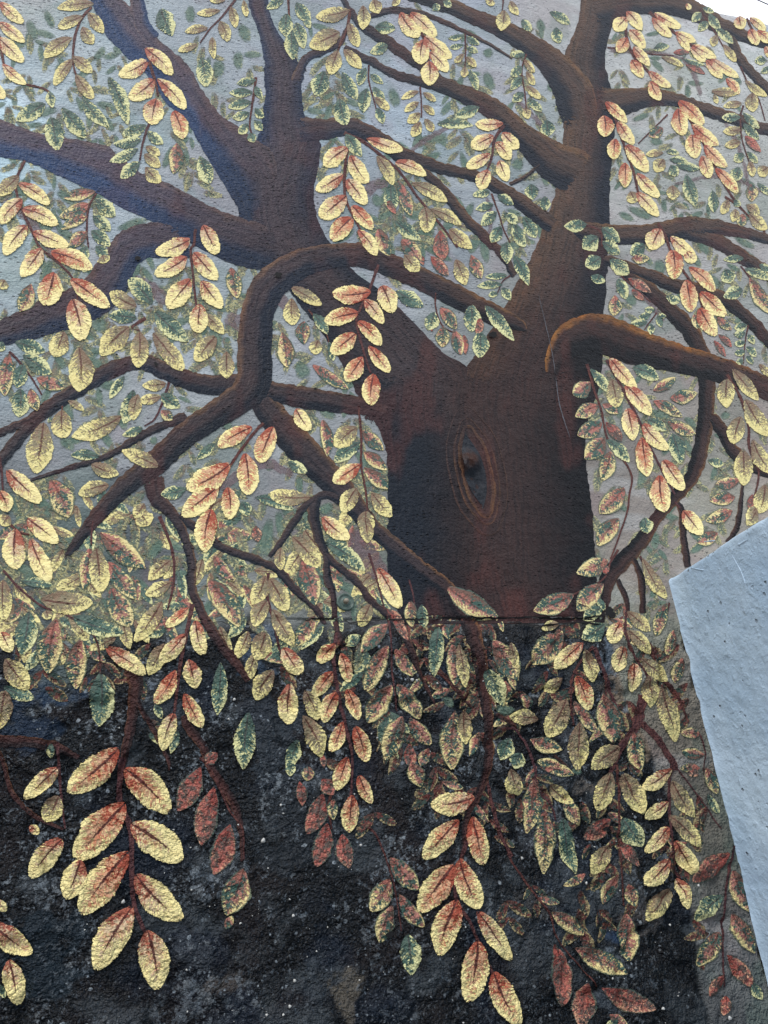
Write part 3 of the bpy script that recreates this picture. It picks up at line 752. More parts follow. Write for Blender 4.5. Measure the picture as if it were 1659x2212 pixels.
# ---- top left
S(0,'Y',[(-30,180),(0,260),(30,430),(110,545)],[(0,20,150,150,85),(0,150,155,270,85),(-10,250,150,400,95),(20,420,165,545,75),(-60,520,30,640,80)],'sprig of cream leaves cut by the left edge near the top')
S(0,'O',[(590,50),(520,130),(480,260),(470,400),(490,490)],[(600,30,375,55,85),(530,110,375,180,85),(570,90,665,215,85),(530,180,600,290,80),(460,250,285,370,95),(470,370,590,470,80),(460,390,350,550,80),(490,490,600,640,85),(530,630,700,820,95,'G')],'muted olive sprig crossing the top left branch')
S(0,'D',None,[(180,120,240,270,80),(290,60,350,190,75),(700,500,820,800,100,'G'),(600,400,680,300,70),(380,400,400,500,80),(730,300,790,350,60)])
S(0,'G',[(170,545),(310,590),(330,700)],[(290,670,105,780,110),(330,760,370,970,130),(400,700,550,890,105),(320,590,340,700,60)],'green three leaf sprig above the left lateral branch')
S(0,'Y',[(960,400),(1000,520),(1020,620)],[(940,320,1110,480,100),(950,400,770,490,110),(990,520,835,640,130),(1020,515,1195,700,105),(1010,640,980,805,135),(1120,720,1180,895,115,'R')],'six cream leaves lying across the thick top left branch')
S(0,'G',[(960,800),(920,930),(900,1040)],[(940,810,790,870,85),(910,900,735,930,75),(890,960,710,1045,80),(900,1050,780,1150,95),(950,850,1050,930,75),(940,950,1030,1000,65,'O'),(930,1000,1030,1080,75,'O'),(940,1080,1035,1180,85,'O')],'green leafy sprig hanging over the left lateral branch')
S(0,'G',None,[(1140,930,1120,1120,110,'P'),(1290,1010,1350,1190,105)])
S(0,'D',None,[(1040,60,1110,230,120,'G'),(1230,30,1230,160,85),(1300,370,1330,560,105,'G'),(1400,380,1410,510,95),(1540,320,1545,460,85),(1540,150,1600,280,85)])
S(0,'O',[(1520,0),(1420,120),(1360,180),(1290,280)],[(1420,70,1270,90,50),(1490,50,1520,180,65),(1420,140,1470,270,75),(1340,185,1195,210,60),(1270,290,1150,330,60),(1370,240,1380,380,55),(1450,5,1350,0,45),(1570,10,1590,110,45)],'small olive sprig left of the upright limb at the top',5)
S(0,'G',[(1650,500),(1630,650),(1610,800),(1630,880)],[(1650,520,1530,540,55),(1630,600,1480,600,65),(1620,660,1470,690,65),(1610,730,1500,760,65),(1600,800,1540,860,65),(1610,860,1640,915,60),(1645,560,1690,640,55),(1645,700,1700,760,55),(1640,780,1690,840,60)],'green sprig touching the left side of the plum limb')
S(0,'Y',[(160,1040),(100,1180),(130,1320),(200,1480),(260,1600),(380,1700),(480,1820),(500,1960)],[(120,1140,-20,1260,95,'O'),(125,1190,315,1320,95),(140,1290,0,1440,105),(150,1350,370,1450,105),(170,1460,30,1640,120),(215,1500,440,1590,100),(270,1610,140,1785,130),(330,1630,590,1735,115,'R'),(350,1765,290,1970,160,'R'),(460,1810,700,1980,120,'R'),(470,1940,530,2195,160)],'long drooping cream and rust sprig at the left edge below the lateral branch')
S(0,'P',[(620,1250),(570,1350),(560,1480),(570,1600)],[(610,1240,415,1280,85),(570,1320,385,1400,95),(560,1400,400,1480,85),(560,1500,450,1600,95),(620,1290,740,1400,100,'G'),(600,1390,710,1490,95,'G'),(590,1490,710,1590,95,'G'),(560,1590,520,1690,85,'G'),(620,1590,690,1670,75,'G'),(740,1480,960,1420,90,'D')],'green and pink sprig under the lateral branch')
S(0,'Y',[(1260,1480),(1250,1580),(1230,1620),(1250,1830),(1275,2060)],[(1225,1550,1005,1630,115),(1310,1460,1400,1640,120),(1200,1665,1000,1775,125),(1250,1635,1400,1800,115),(1230,1805,1080,1985,145),(1300,1815,1430,1985,125),(1290,1965,1280,2145,125)],'cream sprig of seven leaves left of the arching branch')
# ---- top centre
S(10,'G',[(210,0),(215,100),(225,200)],[(200,90,200,240,95),(230,190,240,385,95),(260,150,310,310,95),(260,20,350,140,85),(180,0,70,60,65),(320,110,350,180,50)],'green sprig left of the forked branch at the top')
S(10,'O',[(610,60),(590,180),(540,300),(500,420)],[(600,70,390,110,95),(540,210,350,300,125),(690,40,690,190,90),(600,150,660,300,85),(530,330,480,480,105),(570,320,680,440,85),(760,0,790,90,95)],'olive and cream sprig where thin branches fork at the top centre')
S(10,'G',None,[(440,460,390,620,130),(560,470,650,640,95),(540,640,580,810,110)])
S(10,'G',[(730,420),(730,520),(770,680),(790,770)],[(710,440,665,550,65),(740,480,820,540,50),(720,570,690,730,95),(760,560,830,650,60),(770,630,860,710,60,'O'),(780,700,820,800,70)],'small dark green sprig under the thin forked branch',5)
S(10,'Y',[(980,100),(1070,220),(1100,330),(1130,460)],[(930,90,1050,240,115),(1000,90,1160,240,90),(1080,260,1060,415,115),(1090,240,1260,370,90),(1120,340,1240,460,85),(1120,400,1120,550,115)],'bright cream sprig of six leaves at the top centre')
S(10,'D',None,[(770,180,900,190,85,'G'),(850,290,740,340,75,'G'),(1500,310,1500,380,85),(1380,450,1430,580,65,'G'),(1480,450,1540,590,85),(1440,690,1290,750,85,'G'),(1170,800,1400,810,75,'G'),(870,560,910,700,95),(1040,900,1250,860,65),(900,920,1000,980,80),(1100,1020,1200,980,60),(760,1250,800,1340,90),(1200,1480,1280,1420,80)])
S(10,'O',[(1350,220),(1352,330),(1350,440)],[(1340,230,1240,250,38,'G'),(1340,290,1250,310,42,'G'),(1340,350,1280,400,45),(1350,430,1340,500,52),(1360,240,1440,290,48,'G'),(1360,310,1430,340,42,'G'),(1360,370,1420,430,48)],'tiny green sprig hanging from the thin top branch',4)
S(10,'O',[(1060,560),(1068,660),(1070,760)],[(1050,590,940,640,48),(1050,660,960,720,52),(1060,730,980,790,62),(1060,790,1010,880,65),(1080,600,1160,650,48),(1080,680,1150,740,52),(1090,770,1140,850,62)],'small faint olive sprig under the curved centre branch',4)
S(10,'Y',[(590,960),(575,1100),(580,1280),(650,1440),(700,1530)],[(590,960,440,1070,115),(610,1010,720,1180,105),(560,1130,390,1230,100),(590,1160,710,1320,100),(580,1270,415,1400,130),(620,1330,750,1480,95,'R'),(620,1410,490,1550,135,'R'),(660,1490,775,1650,95)],'cream sprig of eight leaves against the pale gap right of the plum limb')
S(10,'O',[(570,860),(680,910),(800,1000),(930,1110),(1060,1290),(1150,1400),(1230,1500),(1300,1600)],[(720,900,945,970,80,'Y'),(580,870,680,1010,95,'G'),(900,1050,1095,1130,80,'Y'),(780,1010,885,1190,90),(920,1170,1000,1390,95,'P'),(1010,1180,1230,1300,85),(870,1180,880,1370,100,'G'),(1130,1350,1320,1450,80),(1090,1340,1100,1500,110),(1190,1490,1210,1680,115,'M'),(1250,1480,1390,1600,95),(900,1430,1060,1550,85,'G'),(790,1480,860,1650,105,'P'),(940,1550,1060,1690,115,'P'),(850,1290,900,1380,60,'M')],'long olive sprig slanting down to the right from the plum limb')
S(10,'Y',[(1600,810),(1540,900),(1520,1020),(1490,1100)],[(1590,800,1420,800,80),(1530,880,1390,950,100),(1510,1000,1360,1080,90),(1500,1100,1445,1220,105),(1590,860,1690,960,85),(1550,920,1640,1030,95),(1570,1040,1620,1170,90)],'cream sprig of seven leaves at the middle gap between the limbs')
S(10,'G',[(1520,1250),(1560,1360),(1600,1480),(1640,1560)],[(1510,1240,1400,1260,65),(1530,1320,1420,1350,65),(1550,1370,1455,1450,85),(1580,1460,1520,1560,85),(1560,1260,1659,1320,65),(1600,1380,1690,1440,65),(1620,1560,1620,1700,85),(1660,1500,1740,1590,75)],'dark green sprig left of the right limb',5)
S(10,'O',[(1595,0),(1588,80)],[(1600,70,1580,200,95),(1520,0,1500,40,65),(890,0,920,35,65),(1640,10,1690,100,60)],None,4)
S(10,'G',None,[(1150,30,1175,75,60),(1210,10,1260,50,55)])
# ---- top right
S(20,'G',[(100,350),(70,460),(90,600),(100,700)],[(90,350,0,350,55),(70,430,0,490,65),(70,500,0,580,65),(80,600,10,660,65),(90,700,110,770,60,'O'),(90,390,150,470,50,'O'),(100,460,150,550,55,'O'),(100,560,190,640,60,'O'),(110,640,200,720,60)],'dark green sprig left of the right limb near the top',5)
S(20,'D',None,[(250,80,380,160,65,'G'),(180,120,210,210,65),(290,180,310,280,75,'G'),(70,130,130,200,60,'G'),(240,540,280,590,75),(230,780,240,880,95,'G'),(220,1090,230,1210,85),(130,1190,140,1290,90,'G'),(220,1270,220,1360,75,'G'),(60,1020,30,1100,100),(80,1400,160,1530,85,'G'),(20,1440,70,1570,85,'G')])
S(20,'Y',[(740,120),(745,240),(790,360),(890,470),(940,570)],[(745,80,840,195,78),(745,120,665,200,95),(765,200,860,315,78),(745,250,685,340,90,'R'),(790,310,890,425,72),(780,390,850,500,82,'R'),(890,465,1030,560,68),(900,530,960,650,80,'R')],'cream sprig of eight leaves just right of the limb at the top')
S(20,'Y',[(890,80),(1040,200),(1150,280),(1280,380),(1420,500)],[(930,90,1095,180,72),(910,120,1035,240,68),(1060,210,1190,270,58),(1070,230,1150,330,58),(1170,295,1320,375,68),(1160,310,1250,400,68),(1290,380,1465,500,68),(1260,390,1360,505,72),(1390,510,1470,610,65,'R')],'long slanting cream sprig under the wall top')
S(20,'G',[(1220,60),(1300,180),(1370,300),(1440,400)],[(1230,80,1170,140,65),(1270,140,1210,200,65),(1130,30,1160,60,45,'Y'),(1280,90,1350,190,65),(1320,180,1430,280,65),(1330,230,1300,300,58,'O'),(1370,290,1450,400,55,'O'),(1240,50,1310,80,45)],'dark green sprig wound round the branch by the wall top',5)
S(20,'M',[(620,310),(750,320),(900,350),(1050,360)],[(920,320,1020,300,55,'G'),(1050,340,1150,340,45),(970,370,1110,430,45,'O'),(1110,380,1250,420,38,'G'),(1130,420,1250,480,45)],'faint maroon twig with narrow leaves behind the cream sprigs',4)
S(20,'Y',[(1520,120),(1560,190),(1640,270)],[(1470,110,1490,190,85),(1540,120,1640,200,62),(1540,190,1590,290,82,'R'),(1590,200,1680,280,72,'R'),(1640,300,1680,380,52)],'cream sprig in the top right corner below the sky',5)
S(20,'Y',[(640,680),(690,820),(740,970),(790,1110),(820,1240),(870,1310)],[(610,660,745,790,75,'R'),(600,750,605,885,110,'R'),(690,790,790,930,80),(670,900,665,1030,100,'R'),(740,940,880,1110,98),(735,1055,735,1210,95,'R'),(810,1125,955,1275,82),(810,1245,950,1395,80)],'cream sprig hanging along the dark edge of the right limb')
S(20,'Y',[(1080,660),(1160,780),(1230,900),(1310,1060),(1370,1180),(1440,1290)],[(1080,655,1240,805,95,'R'),(1080,705,1110,875,115,'R'),(1170,810,1335,935,90,'R'),(1170,870,1190,1020,105,'R'),(1250,940,1390,1080,85,'R'),(1230,1010,1280,1150,95),(1320,1090,1460,1245,80,'R')],'cream and rust sprig in the middle of the upper right')
S(20,'G',[(1010,740),(900,850),(820,930)],[(980,830,890,880,85,'P'),(990,920,890,900,65,'D'),(980,990,870,1000,48,'O'),(1000,980,1085,995,42),(985,1030,930,1110,85,'O'),(1020,1030,1140,1050,55),(1060,1070,1220,1090,62,'G'),(1030,1070,1070,1140,72),(1130,1130,1190,1330,95,'G')],'green sprig between the two cream sprigs on the right',5)
S(20,'D',None,[(1040,1200,1040,1290,95,'O'),(770,1240,800,1310,100,'O'),(740,1330,930,1410,72),(1300,1230,1310,1370,75,'G'),(1550,1190,1550,1300,82,'P'),(1470,1080,1440,1170,85,'G'),(1290,590,1480,590,62,'O'),(1310,610,1330,670,34,'O'),(690,1370,800,1430,65),(900,380,990,470,60),(900,600,1010,640,50),(850,230,990,200,40)])
S(20,'G',[(1500,680),(1480,760),(1490,900),(1540,1050)],[(1490,670,1370,690,52,'O'),(1560,600,1560,720,95,'O'),(1480,760,1360,760,68),(1480,840,1370,850,62,'O'),(1480,920,1380,940,62,'O'),(1500,990,1440,1040,72),(1500,730,1600,830,62),(1500,800,1600,900,62),(1510,880,1610,980,72,'M'),(1520,980,1590,1050,52),(1540,1040,1560,1140,62,'O')],'green sprig below the upper right branch',5)
S(20,'O',[(1480,430),(1540,560),(1600,640),(1640,780)],[(1510,520,1650,620,52),(1650,390,1570,400,60,'G'),(1690,440,1610,470,50,'G')],None,4)
S(20,'O',[(1380,1270),(1460,1320),(1540,1400),(1640,1500)],[(1400,1290,1360,1380,65),(1450,1350,1430,1430,65),(1520,1320,1600,1390,62),(1540,1380,1650,1480,85),(1500,1380,1480,1460,72,'P'),(1660,1080,1600,1130,82),(1590,1180,1690,1260,52,'G'),(1440,1290,1480,1330,50,'G')],'olive sprig above the peaked branch at the right edge',5)
S(20,'G',[(470,1450),(570,1490),(590,1590)],[(490,1450,345,1460,85),(560,1530,465,1600,115),(590,1470,700,1560,85),(590,1560,700,1640,85),(580,1660,480,1715,105,'G'),(570,1770,550,1830,110),(640,1670,760,1770,95)],'dark green sprig lying on the dark edge of the right limb')
S(20,'Y',[(950,1440),(1000,1540),(1040,1640),(1130,1780),(1200,1890),(1240,2000)],[(960,1480,900,1610,125),(1030,1530,1185,1659,88),(1040,1615,1050,1800,115,'R'),(1120,1625,1190,1690,80),(1130,1815,1160,2010,118,'R'),(1150,1730,1310,1880,92,'R'),(1220,1890,1385,2040,98,'R'),(1215,1990,1320,2165,105,'R')],'rust and cream sprig hanging from the peaked branch')
S(20,'D',None,[(860,1580,770,1640,95,'G'),(1200,1560,1280,1650,72,'D'),(1430,1520,1580,1600,62,'D'),(1480,1600,1600,1700,60,'D')])
# ---- middle left
S(1,'G',None,[(560,10,540,110,85),(660,0,680,50,82,'O'),(200,190,130,360,125,'P'),(410,490,350,650,125,'O'),(510,600,510,870,170,'O'),(30,160,0,220,80,'O')])
S(1,'G',[(60,620),(130,690),(210,800),(270,900)],[(100,560,290,620,95),(150,640,330,760,115),(60,640,30,900,125,'P'),(150,700,110,850,115),(240,790,410,850,95,'P'),(130,860,120,1040,135),(200,860,240,1000,95,'P'),(20,560,-10,620,70)],'green leaf cluster at the left edge over the waving branch')
S(1,'O',[(940,400),(850,460),(900,480)],[(980,310,830,150,130,'G'),(880,330,710,240,105),(880,400,700,390,95,'G'),(830,460,650,640,150),(900,490,890,720,125),(990,500,1180,740,120),(1000,360,1210,550,130,'G'),(1320,380,1440,500,90),(1390,520,1260,680,120)],'star shaped green and cream cluster above the waving branch')
S(1,'P',None,[(1490,80,1530,270,115),(1460,620,1460,790,105,'O'),(1280,380,1200,430,80,'D'),(1480,520,1450,560,50,'D'),(620,400,660,500,120,'D'),(900,40,840,90,120,'D')])
S(1,'G',[(1090,820),(1050,940),(1000,1050),(930,1100)],[(1070,830,920,840,75,'O'),(1040,910,900,940,72,'O'),(860,870,800,1080,125),(1040,890,1160,980,95,'G'),(1040,1000,1110,1060,72,'P'),(890,900,860,1060,90,'O'),(780,1040,470,1170,130,'O'),(920,1110,790,1160,65),(800,780,710,920,65)],'green twig beneath the waving branch')
S(1,'O',[(400,970),(400,1030)],[(400,1000,410,1180,135),(440,940,540,1000,45),(280,1080,230,1400,165),(330,1040,310,1080,25,'G')],None,5)
S(1,'O',None,[(640,1300,460,1290,75,'G'),(590,1350,760,1410,95),(700,1480,510,1540,105),(1020,1360,790,1260,105),(1380,1210,1270,1310,65,'G'),(1200,1500,1040,1540,95,'G'),(1020,1190,960,1190,65,'D'),(330,1450,440,1680,185,'P'),(930,1600,870,1690,80),(1560,1590,1600,1680,80,'G'),(380,1180,480,1260,80,'D')])
S(1,'Y',[(-10,1280),(10,1400),(20,1540)],[(50,1390,260,1590,125),(0,1520,50,1650,105,'R')],'rust twig with two leaves at the left edge in the middle')
S(1,'R',[(1700,1080),(1640,1140),(1500,1330),(1440,1440),(1370,1600),(1330,1720)],[(1620,1110,1410,1230,115),(1480,1350,1210,1500,155),(1580,1280,1600,1540,135),(1400,1500,1180,1680,155),(1470,1500,1480,1700,115),(1760,1110,1675,1330,135),(1360,1640,1320,1910,145)],'reddest sprig, seven leaves left of the trunk below the arch')
# ---- middle centre
S(11,'R',[(790,60),(740,200),(700,290),(650,420),(690,600),(740,760)],[(735,240,495,250,115),(810,200,880,370,125,'Y'),(700,290,820,440,95,'Y'),(655,375,445,430,120),(660,430,805,575,95),(640,510,485,630,125),(730,590,860,750,88),(685,660,580,810,120),(760,770,740,965,120)],'bright rust and cream sprig of nine leaves hanging in front of the limb under the arch')
S(11,'G',[(340,350),(450,500),(480,620)],[(230,210,420,320,80,'O'),(230,280,240,450,115,'O'),(170,500,200,720,115,'P'),(370,380,460,510,75),(310,430,310,570,95,'P'),(400,550,380,640,85,'O'),(370,710,590,860,85,'P'),(260,680,330,800,125,'D'),(470,560,500,680,50)],'green sprig in the pale gap inside the arching branch',5)
S(11,'P',[(1160,240),(1160,340),(1200,450),(1280,500)],[(900,230,1080,330,105,'G'),(1150,370,1110,480,105,'G'),(1190,340,1290,470,95),(1210,460,1200,590,95),(1280,480,1320,640,85),(1340,510,1350,640,45,'M'),(1390,320,1390,490,105,'G'),(1440,400,1430,510,65,'M'),(1440,490,1440,660,105,'G'),(1480,330,1659,550,85,'G'),(1140,480,1130,490,20,'M')],'green and red sprig in the crotch of the trunk',5)
S(11,'G',[(1640,130),(1590,170),(1550,260)],[(1620,130,1480,140,45),(1590,190,1430,200,55),(1560,250,1500,260,45),(1590,210,1640,290,65)],'tiny green sprig left of the right limb above the crotch',4)
S(11,'O',None,[(960,0,1050,100,95),(1130,10,1240,130,75,'M'),(1290,30,1350,190,95),(1390,0,1450,150,95,'P'),(1060,0,1080,60,45,'M')])
S(11,'P',[(660,970),(680,1160),(680,1350),(710,1520),(720,1700),(700,1760)],[(260,990,350,1130,95,'Y'),(430,1060,460,1290,95),(650,1110,510,1230,135,'O'),(690,1130,820,1250,95),(670,1210,510,1330,105,'G'),(700,1270,840,1380,95),(670,1350,500,1460,115,'R'),(700,1370,850,1500,95),(650,1500,560,1659,115,'O'),(750,1530,870,1670,105,'O'),(700,1680,720,1850,95,'O')],'green and pink sprig hanging along the left edge of the trunk')
S(11,'G',None,[(210,1330,330,1400,75),(350,1560,90,1540,115,'O'),(0,1560,240,1640,85),(500,1600,400,1659,90,'D'),(420,1180,480,1260,80,'D'),(60,1380,120,1330,80,'D')])
# ---- middle right
S(21,'G',None,[(780,20,890,20,65,'P'),(950,20,960,130,95,'D'),(1220,110,1360,210,75,'D'),(1380,90,1410,180,105,'G'),(1490,220,1370,270,85,'G'),(1180,380,1200,470,65,'P'),(1330,400,1420,480,65,'P'),(1000,260,1090,300,65),(1310,550,1380,650,45,'M'),(1340,510,1420,590,50,'M'),(1600,700,1680,780,52,'O'),(1490,380,1440,440,60,'D')])
S(21,'G',[(650,60),(720,140),(820,230),(900,300)],[(690,150,740,280,85),(760,150,900,240,75,'M'),(780,220,860,290,52,'M'),(670,260,660,390,95,'P'),(740,250,800,330,80,'D'),(20,0,110,190,80,'G')],'green sprig running along the branch right of the limb',5)
S(21,'G',[(940,370),(880,450),(860,480)],[(930,350,860,350,48),(900,380,820,400,48),(880,430,770,440,48),(900,440,900,510,52),(940,400,1000,390,42),(940,400,970,460,48)],'tiny green sprig above the heavy orange topped branch',4)
S(21,'O',[(1480,70),(1560,170),(1659,280)],[(1500,90,1690,160,65,'G'),(1540,150,1690,380,115,'P'),(1500,20,1370,30,55,'G')],None,4)
S(21,'G',[(1530,450),(1510,560),(1500,700)],[(1520,450,1440,470,58),(1510,500,1440,510,52),(1510,560,1440,570,48),(1510,620,1440,630,48),(1500,680,1450,690,42),(1530,510,1570,570,52),(1520,590,1580,650,52),(1520,650,1560,700,42)],'tiny ladder like dark green sprig near the right edge',4)
S(21,'P',[(490,700),(540,880),(580,1000),(620,1180),(720,1310),(780,1430),(760,1560),(750,1650),(690,1830),(640,1960)],[(510,820,400,900,115),(510,730,640,890,75,'G'),(560,970,415,1040,100),(580,1080,430,1160,115),(600,1180,475,1310,135),(590,960,690,1020,75),(610,1080,710,1200,85,'M'),(640,1270,590,1450,125),(620,1190,760,1330,85,'G'),(730,1500,575,1659,135),(690,1700,560,1870,130)],'green and red sprig hanging over the dark right edge of the trunk')
S(21,'Y',[(620,670),(700,820),(780,980),(850,1120),(900,1240),(1000,1430),(1060,1540)],[(640,665,805,855,98),(650,800,680,980,115,'O'),(740,840,895,1030,105),(750,990,785,1190,115),(850,1090,1010,1250,98),(840,1180,880,1420,125,'R'),(980,1320,1110,1510,115),(960,1420,990,1650,135,'R')],'long cream sprig hanging below the heavy orange topped branch')
S(21,'G',None,[(790,720,950,800,95),(920,870,1060,790,75,'P'),(1030,920,1195,890,95,'P'),(920,940,1100,1040,85,'P'),(880,1060,1000,1130,85),(1010,1070,1190,1150,85,'P'),(1110,1040,1200,1110,62,'D'),(1040,1150,1090,1340,115),(1100,1180,1170,1280,75,'D')])
S(21,'O',[(1390,770),(1480,920),(1530,1080),(1540,1240),(1600,1400),(1560,1600)],[(1390,800,1390,980,115),(1430,740,1590,930,95),(1510,930,1659,1160,115),(1480,1040,1430,1210,120),(1500,1260,1500,1480,120),(1560,1190,1680,1400,105)],'muted cream sprig near the right edge beside the winding branch')
S(21,'P',None,[(1350,1030,1420,1030,65,'D'),(1270,1320,1370,1350,65,'G'),(1470,1450,1320,1480,85),(1440,1560,1280,1580,95),(1560,1540,1540,1650,72,'M'),(1640,1480,1600,1659,120,'O'),(1420,1650,1260,1710,100),(1330,1790,1200,1850,100),(1580,1620,1520,1710,85,'O'),(1600,60,1680,100,60,'G')])
# ---- lower left
S(2,'Y',[(40,60),(120,130),(190,150)],[(100,120,100,370,155),(200,180,320,450,135),(180,50,370,200,135),(60,30,10,90,90,'O')],'three thick cream leaves at the left edge above the black base')
S(2,'P',[(600,60),(590,140),(590,220)],[(650,140,930,360,150),(580,240,540,500,115),(620,240,650,520,135,'O'),(700,330,870,560,140)],'pink and green leaves where the arching branch ends')
S(2,'P',[(20,380),(130,500),(270,610),(450,680),(620,830),(650,1100)],[(720,500,840,740,170),(270,570,590,590,155,'O'),(20,450,30,700,130,'O'),(190,650,140,930,155,'G'),(360,700,310,1040,165),(10,780,70,910,95,'Y'),(470,680,800,790,115,'G'),(520,830,490,1140,145),(690,880,930,1050,120,'Y'),(650,1050,640,1380,175,'G'),(140,450,340,480,75,'G'),(300,640,310,700,70,'O')],'broad sprig of pink and green leaves spreading over the left of the black base')
S(2,'O',[(1030,30),(1110,250),(1120,450),(1080,640)],[(1040,590,870,840,125),(1060,860,960,1050,110),(1100,320,960,440,95),(1100,460,940,540,95),(900,0,960,90,130),(1060,170,950,320,95,'D'),(1150,380,1190,570,65,'G')],'olive sprig beside the thin winding branch')
S(2,'Y',[(1240,600),(1200,800),(1160,1000),(1130,1250),(1120,1300)],[(1210,630,1070,745,85,'R'),(1260,710,1310,925,110),(1190,800,1030,970,115),(1220,960,1260,1140,115),(1130,1030,1000,1240,115,'R'),(1190,1180,1300,1390,105,'R'),(1120,1310,1050,1540,115)],'cream sprig of seven leaves over the black base, below the thin winding branch',9)
S(2,'P',None,[(1350,450,1540,740,155),(1380,440,1530,640,100,'G'),(1380,290,1510,450,85),(1420,980,1400,1310,115,'G'),(1600,1300,1570,1659,135,'G'),(1150,1420,1100,1560,65,'G'),(1000,1250,1040,1340,60,'G'),(40,960,180,1150,155,'O'),(30,1160,0,1400,135,'O')])
# ---- lower left corner
S(3,'R',[(790,-60),(770,200),(840,400),(850,700),(870,900),(960,1130)],[(760,-110,445,160,205),(810,20,1090,290,205),(800,240,490,590,225),(850,370,1170,600,220,'Y'),(820,560,530,940,205),(880,700,1170,980,210,'Y'),(850,910,620,1300,210,'Y'),(950,1060,1010,1430,220,'Y')],'largest cream and rust sprig, eight thick leaves on the black base at the lower left',14)
S(3,'Y',[(370,-160),(380,0),(400,250),(420,400)],[(370,10,160,200,125),(380,190,290,350,135,'O'),(400,470,200,710,155),(520,600,430,850,155),(190,380,250,430,62),(330,-150,330,-60,60,'G')],'cream sprig left of the largest sprig at the lower left')
S(3,'Y',None,[(-40,1010,200,1200,165),(60,1250,120,1530,155),(-30,860,40,930,65),(-10,1400,30,1490,60,'G')])
S(3,'M',[(1290,-60),(1370,40),(1480,280),(1560,400),(1575,600)],[(1290,10,1150,280,155),(1380,140,1300,500,155),(1480,380,1380,690,155),(1570,660,1460,950,175,'P'),(1450,990,1500,1020,90,'P'),(1400,-90,1330,-20,90)],'pink sprig fading into the black base right of the largest sprig')
# ---- lower centre
S(12,'O',[(80,400),(70,520),(110,700),(160,900),(230,1050)],[(90,440,200,640,115),(60,420,-20,600,115),(110,640,240,860,115),(70,580,-10,740,115),(60,780,0,960,145),(180,880,290,1050,125,'Y'),(110,1030,0,1210,135),(220,1110,210,1370,145,'Y'),(320,1160,400,1340,115),(310,1320,420,1580,125)],'olive and cream sprig straddling the plaster joint left of the round bolt')
S(12,'R',[(520,780),(500,950),(530,1150),(580,1380),(620,1560),(620,1700),(610,1850)],[(510,860,400,980,92),(550,920,600,1100,88),(490,1040,370,1190,105),(520,1170,440,1360,115),(590,1150,660,1340,98),(560,1360,480,1550,98),(640,1390,720,1610,105),(590,1590,520,1795,112),(665,1705,745,1880,92),(620,1835,600,2065,115)],'bright orange sprig of ten leaves hanging below the round bolt',9)
S(12,'P',None,[(240,170,410,360,125,'O'),(100,30,50,320,120,'D'),(160,240,160,380,75,'O'),(300,310,380,600,155),(430,40,600,180,105,'Y'),(710,0,720,150,115,'O'),(790,-10,880,30,62,'O'),(450,200,700,380,105,'G'),(380,680,270,860,115),(440,730,290,890,65,'G'),(0,100,10,200,80,'M'),(500,450,700,560,80,'D'),(640,560,640,720,60,'D')])
S(12,'O',[(730,270),(790,470),(830,630)],[(790,370,930,620,110,'Y'),(740,600,670,740,95),(850,630,960,720,60,'M')],'thin red twig with one cream leaf right of the round bolt',5)
S(12,'P',[(850,660),(870,780),(880,1000),(890,1150),(910,1290)],[(850,730,680,910,125),(850,870,710,1160,135),(900,890,1010,1060,95),(870,1130,720,1360,145),(910,1120,1060,1330,125),(940,1330,840,1600,145),(990,1340,1130,1500,115),(870,650,980,830,72,'M')],'pink and tan sprig of eight leaves below the joint, right of the orange sprig',6)
S(12,'P',[(990,440),(1020,560),(1030,740)],[(1000,580,1010,740,85),(1070,600,1090,750,85,'G'),(640,870,600,800,115,'G')],'small green pair across the joint',5)
S(12,'P',[(1130,1010),(1200,1060),(1290,1160)],[(1180,740,1150,1060,115,'G'),(1270,860,1280,1120,115),(1310,860,1350,1130,95,'O'),(1290,1290,1270,1659,165),(1350,1290,1350,1500,105,'O')],'green and pink leaves left of the hanging branch below the joint')
S(12,'P',None,[(1240,490,1560,690,155),(1490,1020,1600,1250,115,'G'),(1530,840,1690,1090,150),(990,1500,1000,1659,95,'M'),(1640,1460,1580,1600,115,'G'),(270,1470,200,1659,95,'G'),(1120,1530,1060,1640,80),(1200,1200,1280,1260,70,'D'),(420,1560,440,1650,50,'M'),(1680,1290,1540,1270,90,'D')])
S(13,'M',[(500,120),(470,260),(490,400)],[(430,180,330,430,135),(460,370,390,640,135),(560,440,600,650,125),(500,210,500,340,75,'P'),(280,100,300,250,75),(430,80,500,180,105),(240,-30,220,60,60,'G'),(340,0,330,90,90,'P')],'dull pink sprig behind the tip of the orange sprig')
S(13,'P',[(720,390),(780,450),(850,620),(900,800),(940,1060)],[(870,590,1040,790,125),(860,730,740,930,155),(930,830,1080,1030,115),(880,900,800,1130,125),(980,1080,1000,1340,135,'G')],'green and pink sprig of five leaves at the bottom centre',6)
S(13,'R',[(1400,330),(1330,560),(1290,720),(1290,860),(1380,1010),(1450,1160),(1530,1330),(1600,1450)],[(1400,200,1130,250,150,'Y'),(1300,350,1080,590,150),(1400,330,1460,630,145),(1270,640,1060,930,185),(1310,600,1430,910,150),(1290,870,1180,1210,185),(1430,940,1640,1240,130,'Y'),(1430,1130,1370,1510,185),(1540,1330,1700,1660,165)],'large rust and cream sprig of nine leaves at the bottom centre right',9)
S(13,'M',None,[(1000,-20,1060,130,115,'P'),(1640,20,1700,180,100,'O')])
